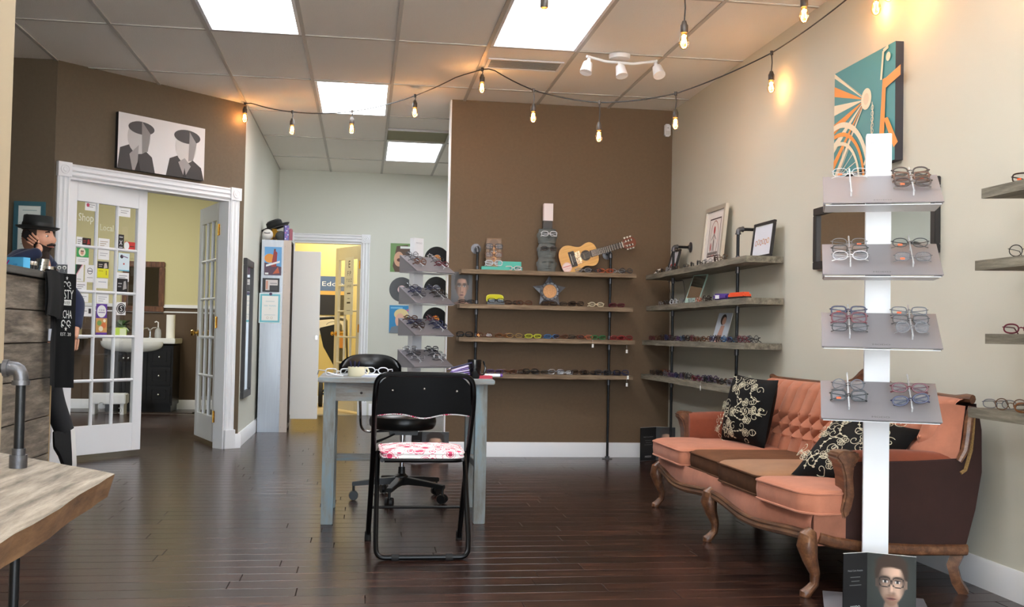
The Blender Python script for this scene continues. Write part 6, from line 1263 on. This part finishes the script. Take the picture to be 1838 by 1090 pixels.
m.build('studs', mat('dark_stud', (64, 64, 68), .4, .7), t); MB().lathe([(0, .03), (.056, .03), (.056, .032), (0, .033)], 30).build('cork', mat('cork', (206, 154, 106), .85, var=.12, scale=60), t)
yc = mat('yellow_hard_case', (222, 216, 30), .35); t = thing('glasses_case', 'open yellow glasses case on the second brown-wall shelf', 'case', (at(889, 540, 1, 8.42).x, 8.42, BZ[1]+.0175)); m = MB(); m.loft([[(.075*math.cos(q)*k, -.04+.0*k+y, .012+.022*math.sin(q)*k+z) for q in [i*2*PI/20 for i in range(20)]] for k, y, z in ((1, 0, .01), (.9, .015, .014))]); m.box(-.07, .07, -.045, .03, 0, .016); m.build('base', jar, t, bevel=.004)
m = MB(); m.loft([[(.072*k*math.copysign(abs(math.cos(q))**.6, math.cos(q)), .03+y, .05+.036*k*math.copysign(abs(math.sin(q))**.6, math.sin(q))) for q in [i*2*PI/24 for i in range(24)]] for k, y in ((1, 0), (1, .008), (.85, .022), (.4, .03))]); m.build('lid', yc, t); MB().loft([[(.066*math.copysign(abs(math.cos(q))**.6, math.cos(q)), .027+y, .05+.031*math.copysign(abs(math.sin(q))**.6, math.sin(q))) for q in [i*2*PI/24 for i in range(24)]] for y in (0, .002)]).build('lining', mat('yellow_lining', (206, 200, 40), .9), t)
specs('rectangular', 'black', M.Translation((at(889, 540, 1, 8.42).x, 8.365, BZ[1]+.034)), 'black rectangular eyeglasses in front of the yellow case', 'eyeglasses on the brown wall shelf', small=True)
# price tags on threads
for k, (px, py, y_, lb) in enumerate(((1064, 621, 8.325, 'small white price tag hanging from the third brown-wall shelf'), (1125, 631, 8.325, 'small white price tag dangling at the third brown-wall shelf end'), (1127, 678, 8.325, 'white price tag at the end of the lowest brown-wall shelf'), (1125, 691, 8.325, 'small white price tag below the lowest brown-wall shelf'))):
    c = at(px, py, 1, y_); t = thing('price_tag', lb, 'price tag', (c.x, y_, c.z), group='hanging price tags'); MB().box(-.008, .008, -.0005, .0005, -.014, .014).build('tag', cardm, t, smooth=False); MB().tube([(0, 0, .014), (0, .006, .05 if k != 2 else .02)], .0006, 4).build('thread', white, t)
c = at(1257, 697, 0, 2.318); t = thing('price_tag', 'white price tag hanging from the lowest cream-wall shelf', 'price tag', (2.318, c.y, c.z), PI/2, group='hanging price tags'); MB().box(-.008, .008, -.0005, .0005, -.016, .016).build('tag', cardm, t, smooth=False); MB().tube([(0, 0, .016), (0, 0, .04)], .0006, 4).build('thread', white, t)
# ------------------------------------------------------------------ decor on the cream wall shelves
zr = RZ[0]+.0205
def leaned(name, label, y0, y1, h_, fw_, col, pr, lean, depth=.02, cat='picture frame', z=zr, x=2.50):
    w_ = y0-y1; up = V((lean, 0, 1)).normalized(); return pic(name, label, cat, frame_m((x, y0, z), (0, -1, 0), up), w_, h_, fw_, col, pr, depth)
silv = mat('silver_leaf_frame', (206, 200, 186), .35, .5); p = Print(); w_, h_ = .44, .445; p.rect(.03, .03, w_-.06, h_-.06, (232, 226, 222)); p.rect(.10, .075, w_-.2, h_-.16, (60, 40, 40)); p.rect(.108, .085, w_-.216, h_-.18, (226, 220, 216)); p.arc(w_/2, .21, .085, 0, 6.3, .006, (150, 70, 60), 24, .13); p.rect(w_/2-.012, .12, .024, .13, (206, 190, 184)); p.disc(w_/2, .27, .016, (190, 50, 50), .03); p.line([(w_/2-.05, .2), (w_/2, .24), (w_/2+.05, .2)], .008, (120, 116, 116)); p.line([(w_/2-.02, .1), (w_/2, .2), (w_/2+.02, .1)], .008, (90, 84, 84)); p.rect(.115, .09, w_-.23, .02, (120, 110, 108)); p.disc(w_/2-.05, .15, .01, (190, 60, 60), .03)
leaned('picture_frame', 'tall silver frame with a red figure drawing on the cream wall top shelf', 7.50, 7.06, .445, .032, silv, p, .10, .026)
p = Print(); w_, h_ = .34, .22; p.rect(.012, .012, w_-.024, h_-.024, (222, 224, 234))
for i in range(6): p.arc(.06+.04*i, .10+.006*(i % 2), .016, 0, 6.3, .005, (206, 150, 60) if i % 2 else (190, 100, 60), 10)
leaned('picture_frame', 'black frame with a gold squiggle drawing at the near end of the top shelf', 6.50, 6.16, .23, .016, bkf, p, .12, .018)
p = Print(); w_, h_ = .22, .20; p.rect(.012, .012, w_-.024, h_-.024, (214, 216, 228))
for i in range(5): p.disc(.05+.028*i, .07+.008*(i % 2), .016, (206, 40, 40), .014)
leaned('picture_frame', 'small black frame with red lips art at the far corner of the top shelf', 8.30, 8.08, .20, .016, bkf, p, .25, .018, x=2.47)
c_ = Print(); c_.rect(0, 0, .10, .06, (226, 222, 216)); c_.line([(.02, .02), (.05, .04), (.08, .02)], .004, (150, 60, 60))
t = thing('art_card', 'small white card lying tilted at the shelf corner', 'card', mw=frame_m((2.36, 8.36, zr), (0, -1, 0), V((.5, 0, .6)))); MB().box(0, .1, 0, .055, -.002, 0).build('stock', cardm, t); c_.build('print', t, M.Translation((0, 0, .0005)))
t = thing('counter_mirror', 'narrow glass mirror leaning on the second cream-wall shelf', 'mirror', mw=frame_m((2.40, 7.62, RZ[1]+.0205), (.25, -1, 0), V((.36, .09, 1)))); MB().box(0, .20, 0, .235, 0, .004).build('glass_edge', mat('green_glass_edge', (170, 200, 190), .2), t, smooth=False); MB().box(.012, .188, .045, .225, .004, .005).build('mirror', mir, t, smooth=False)
pu = mat('purple_plastic', (80, 56, 140), .4); t = thing('glasses_case', 'small purple and white case near the end of the second cream-wall shelf', 'case', (2.37, 6.75, RZ[1]+.0205), -1.2); MB().box(-.05, .05, -.02, .02, 0, .045).build('case', pu, t, bevel=.012); MB().box(-.02, .02, -.0215, -.018, .01, .035).build('badge', white, t)
t = thing('glasses_case', 'second purple case behind the pipe on the second cream-wall shelf', 'case', (2.36, 6.615, RZ[1]+.0205), -1.3); MB().box(-.045, .045, -.02, .02, 0, .04).build('case', pu, t, bevel=.012)
orr = mat('orange_red_plastic', (222, 84, 44), .35); t = thing('glasses_case', 'orange-red case at the near end of the second cream-wall shelf', 'case', (2.37, 6.36, RZ[1]+.0205), -1.45); MB().box(-.12, .10, -.03, .03, 0, .04).build('case', orr, t, bevel=.012); MB().box(-.12, .10, -.031, .031, .0, .012).build('base', jar, t, bevel=.004)
specs('round', 'gunmetal', M.Translation((2.40, 7.93, RZ[1]+.0205+.172)) @ M.Rotation(-PI/2+.5, 4, 'Z') @ M.Rotation(-1.35, 4, 'X') @ M.Scale(1.25, 4) @ M.Translation((0, -.01, 0)), 'gunmetal round eyeglasses standing on end by the second shelf pipe', 'eyeglasses on the cream wall shelf', fold='open')
p = Print(); w_, h_ = .15, .215; p.rect(0, 0, w_, h_, (206, 214, 226)); p.disc(.07, .165, .03, (60, 44, 40), .04); p.disc(.08, .155, .02, (214, 168, 148), .03); p.poly([(.03, 0), (.06, .12), (.1, .12), (.09, 0)], (196, 150, 134))
t = thing('photo_card', 'pale photo card of a dark-haired woman on the third cream-wall shelf', 'photo', mw=frame_m((2.45, 7.13, RZ[2]+.0205), (.35, -1, 0), V((.30, .1, 1)))); MB().box(0, .15, 0, .215, -.006, 0).build('card', cardm, t); p.build('print', t, M.Translation((0, 0, .0006)))
# ------------------------------------------------------------------ on the table
TT = .768; crm = mat('cream_mug', (226, 220, 190), .25); 
def mug(name, label, px, py, y, r, h_, m_, hr, ang):
    c = at(px, py, 1, y); t = thing(name, label, 'mug', (c.x, y, TT), group=None); MB().lathe([(0, 0), (r*.92, 0), (r, .006), (r, h_), (r-.004, h_), (r-.006, .01), (0, .01)], 32).build('body', m_, t); d = V((math.cos(ang), math.sin(ang), 0)); MB().tube([d*(r-.002)+V((0, 0, h_*.86)), d*(r+hr*.6)+V((0, 0, h_*.9)), d*(r+hr)+V((0, 0, h_*.55)), d*(r+hr*.7)+V((0, 0, h_*.22)), d*(r-.002)+V((0, 0, h_*.15))], .0055, 8).build('handle', m_, t); return t, c
tm_, cm = mug('mug', 'cream mug holding dark pens on the table', 640, 665, 5.70, .046, .052, crm, .022, .3)
for k, (dx, dy) in enumerate(((-.012, .0), (0, .012), (.012, -.004))):
    t = thing('pen', ['dark pen in the cream mug, outermost', 'dark pen standing in the middle of the cream mug', 'dark pen in the cream mug, handle side'][k], 'pen', (cm.x+dx-.01, 5.70+dy, TT+.011), group='pens in the cream mug'); MB().tube([(0, 0, 0), (dx*.5, 0, .04), (dx, 0, .068), (dx*1.05, 0, .073)], [.003, .004, .004, .002], 8).build('barrel', mat('navy_pen', (36, 36, 70), .3), t)
tm_, cb = mug('mug', 'tall black mug at the table end by the purple leaflets', 851, 672, 5.66, .038, .102, mat('black_mug', (14, 14, 15), .2), .03, .35)
specs('rectangular', 'clear', M.Translation((at(608, 668, 1, 5.72).x, 5.72, TT+.0015)) @ M.Rotation(.3, 4, 'Z') @ M.Scale(1.15, 4), 'clear white-framed eyeglasses beside the cream mug', None, fold='open'); specs('oval', 'clear', M.Translation((at(676, 668, 1, 5.75).x, 5.75, TT+.012)) @ M.Rotation(-.2, 4, 'Z'), 'clear oval eyeglasses on the papers by the cream mug', None, fold='open')
t = thing('paper_stack', 'stack of papers on the table behind the chair back', 'papers', (at(690, 672, 1, 5.72).x, 5.74, TT), .08)
for k in range(4): MB().box(-.13+.004*k, .15-.003*k, -.1, .1, .0028*k, .0028*k+.0022).build('sheet', mat('bluish_paper', (214, 218, 232), .7), t, smooth=False)
t = thing('tweezers', 'white adjusting tool lying at the table corner', 'tool', (at(597, 668, 1, 5.66).x, 5.66, TT), -.4); MB().tube([(-.03, 0, .022), (.01, 0, .010), (.06, 0, .004)], [.003, .005, .004], 8).build('handle', white, t)
pur = mat('purple_leaflet', (98, 62, 150), .4); t = thing('leaflet_stack', 'sloping stack of purple leaflets against the black mug', 'leaflets', (at(832, 674, 1, 5.58).x, 5.575, TT), 0.); r_ = random.Random(2)
for k in range(7): z = .004+.0065*k; sl = .06*k*.35; MB().beam((-.10+.006*k, 0, z+.0), (.035-.002*k, 0, z+.018*(k/6)*1.6), .07, .0052).build('leaflet', [pur, mat('lilac_leaflet', (196, 180, 220), .4), mat('leaflet_white', (236, 234, 240), .5)][(0, 2, 0, 0, 1, 0, 1)[k]], t, smooth=False)
t = thing('pen', 'silver and navy pen resting on the purple leaflets', 'pen', (at(832, 674, 1, 5.56).x, 5.565, TT+.045), 0.); MB().tube([(-.085, 0, .005), (-.07, 0, .010), (.02, 0, .036), (.045, 0, .043)], [.0015, .0042, .0045, .004], 8).build('barrel', mat('navy_pen', (36, 36, 70), .3), t); MB().tube([(-.087, 0, .0045), (-.07, 0, .0098)], [.002, .0048], 8).build('tip', chrome, t)
t = thing('marker', 'white marker at the table end', 'marker', (at(882, 670, 1, 5.68).x, 5.70, TT), .05); MB().tube([(-.05, 0, .016), (.05, 0, .016), (.052, 0, .016)], [.009, .009, .006], 10).build('barrel', white, t); MB().tube([(.053, 0, .016), (.064, 0, .016)], [.0095, .008], 10).build('cap', pur, t)
t = thing('red_box', 'flat red box under the white marker', 'box', (at(868, 672, 1, 5.66).x, 5.655, TT), .06); MB().box(-.035, .045, -.02, .02, 0, .016).build('box', mat('red_card', (178, 36, 60), .5), t)
t = thing('pencil', 'red-ended pencil lying by the paper stack', 'pencil', (at(706, 671, 1, 5.60).x, 5.60, TT+.0045), .02); MB().tube([(-.06, 0, 0), (-.05, 0, 0)], .004, 6).build('end', MATS['red_card'], t); MB().tube([(-.05, 0, 0), (.07, 0, 0), (.085, 0, 0)], [.0038, .0038, .0008], 6).build('shaft', mat('pencil_dark', (60, 58, 40), .5), t)
# ------------------------------------------------------------------ string lights, ceiling spot, vent
cabm = mat('black_cable', (26, 25, 25), .5); sockm = mat('bronze_socket', (60, 52, 46), .5); bulbg = glass('bulb_glass', (255, 240, 214), .25, .02); fil = mat('glowing_filament', (255, 170, 80), .5, emit=BULB_GLOW*4)
N1 = [(440, 181, 9.08), (525, 201, 8.9), (632, 200, 8.6), (745, 172, 8.2), (866, 112, 7.5), (958, 162, 7.3), (1076, 184, 6.95), (1213, 168, 6.75), (1385, 95, 6.2), (1545, -22, 4.75)]
N2 = [(978, -45, 4.7), (1229, -12, 4.85), (1444, -42, 4.9), (1573, -62, 4.9)]
def pts_(L): return [at(a, b, 1, c) for a, b, c in L]
P1 = pts_(N1)+[V((2.42, 4.3, 2.76)), V((2.4, 3.6, 2.70))]; P2 = [V((-.6, 4.3, 2.86))]+pts_(N2)+[V((2.5, 4.7, 2.80))]
def cable(label, P, sag):
    t = thing('light_string_cable', label, 'string lights cable', (0, 0, 0)); o = []
    for a, b in zip(P, P[1:]):
        for k in range(8): u = k/8; q = a.lerp(b, u); q.z = min(q.z-sag*4*u*(1-u), 2.936); o.append(q)
    P[-1].z = min(P[-1].z, 2.936); WORLD[0] = True; MB().tube(o+[P[-1]], .0042, 6).build('wire', cabm, t); WORLD[0] = False
cable('black string-light cable looping below the ceiling from the double doors to the sofa wall', P1, .015); cable('black string-light cable near the top of the view', P2, .03)
def bulb(label, p, drop, power=1.0, lean=0):
    t = thing('string_light_bulb', label, 'light bulb', (p.x, p.y, min(p.z, 2.936)), group='warm string-light bulbs'); s = V((0, 0, -drop)); MB().tube([(0, 0, .012), (0, 0, -.012)], .010, 8).build('clip', sockm, t)
    if drop > .03: MB().tube([(0, 0, -.01), (.004, 0, -drop*.5), s], .0035, 6).build('drop_wire', cabm, t)
    T_ = M.Translation(s); MB().lathe([(0, .006), (.010, .004), (.015, -.012), (.019, -.018), (.019, -.05), (.0165, -.054), (0, -.054)], 16, T_).build('socket', sockm, t)
    MB().lathe([(.012, -.054), (.016, -.066), (.023, -.086), (.0255, -.104), (.021, -.122), (.010, -.132), (0, -.134)], 18, T_).build('glass', bulbg, t)
    m = MB()
    for k in range(4): a = k*PI/2; m.tube([s+V((.004*math.cos(a), .004*math.sin(a), -.062)), s+V((.013*math.cos(a), .013*math.sin(a), -.112)), s+V((.012*math.cos(a+.7), .012*math.sin(a+.7), -.068))], .0016, 5)
    m.build('filament', fil, t)
    l = bpy.data.lights.new('bulb_glow', 'POINT'); l.energy = power; l.color = (1, .62, .28); l.shadow_soft_size = .02; o = bpy.data.objects.new('bulb_glow', l); COL.objects.link(o); o.location = V(t.location)+s+V((0, 0, -.095))
nm = ['at the corner above the double doors', 'second along from the double doors', 'third along from the double doors', 'over the hall mouth', 'where the cable meets the ceiling', 'above the left of the brown wall', 'above the guitar end of the brown wall', 'beside the motion sensor', 'above the wall canvas']
ds = [.03, .06, .05, .04, .04, .10, .14, .11, .12]
for k in range(9): bulb('warm clear bulb '+nm[k], P1[k], ds[k], 1.0)
for k, l in enumerate(('in front of the sofa-side ceiling panel', 'hanging lowest in front of the ceiling tiles', 'near the top edge over the brown wall corner', 'nearest the sofa wall at the top edge')): bulb('warm clear bulb '+l, P2[1+k], [.10, .14, .10, .12][k], 1.0)
bulb('warm clear bulb beyond the top edge by the sofa wall', V((2.40, 4.55, 2.82)), .08, 2.0); bulb('warm clear bulb beyond the top edge, nearer the viewer', V((2.38, 3.7, 2.75)), .08, 2.0)
cs = at(1112, 98, 2, H); t = thing('ceiling_spotlight', 'white three-arm spotlight on the ceiling near the sofa wall', 'spotlight', (cs.x, cs.y, H-.003)); MB().lathe([(0, 0), (.075, 0), (.07, -.028), (0, -.03)], 24).build('base', white, t)
MB().tube([(-.24, -.05, -.035), (-.1, 0, -.05), (.1, .02, -.05), (.26, -.03, -.035)], .010, 8).build('arm', white, t)
for x, y, d in ((-.22, -.04, (-.25, -.25, -.9)), (.0, .0, (.1, -.3, -.9)), (.25, -.02, (.1, -.4, -.7))):
    d = V(d).normalized(); o = V((x, y, -.05)); m = MB(); m.tube([o, o+d*.02, o+d*.035, o+d*.11, o+d*.105], [.012, .014, .032, .042, .036], 16); m.build('spot_head', white, t)
vc = at(938, 115, 2, H); t = thing('ceiling_vent', 'grey slotted air vent in the ceiling by the sofa-side panel', 'ceiling vent', (XA+T*4.5, 7.33, H-.003)); gv = mat('grey_vent_metal', (150, 148, 144), .5)
for x0, x1, y0, y1 in ((-.27, .27, -.13, -.11), (-.27, .27, .11, .13), (-.27, -.25, -.11, .11), (.25, .27, -.11, .11)): MB().box(x0, x1, y0, y1, -.006, .003).build('frame_bar', white, t)
MB().box(-.25, .25, -.11, .11, .0, .003).build('backing', mat('vent_dark', (70, 68, 66), .7), t)
sl = MB().box(-.25, .25, -.008, .008, -.004, -.001).mesh('slat', gv)
for k in range(7): link('slat', sl, t, (0, -.09+.03*k, 0))
specs('oval', 'tortoiseshell', M.Translation((2.22, 6.03, .579)) @ M.Rotation(-1.2, 4, 'Z'), 'tortoiseshell oval eyeglasses resting on the far sofa arm', None, fold='open')
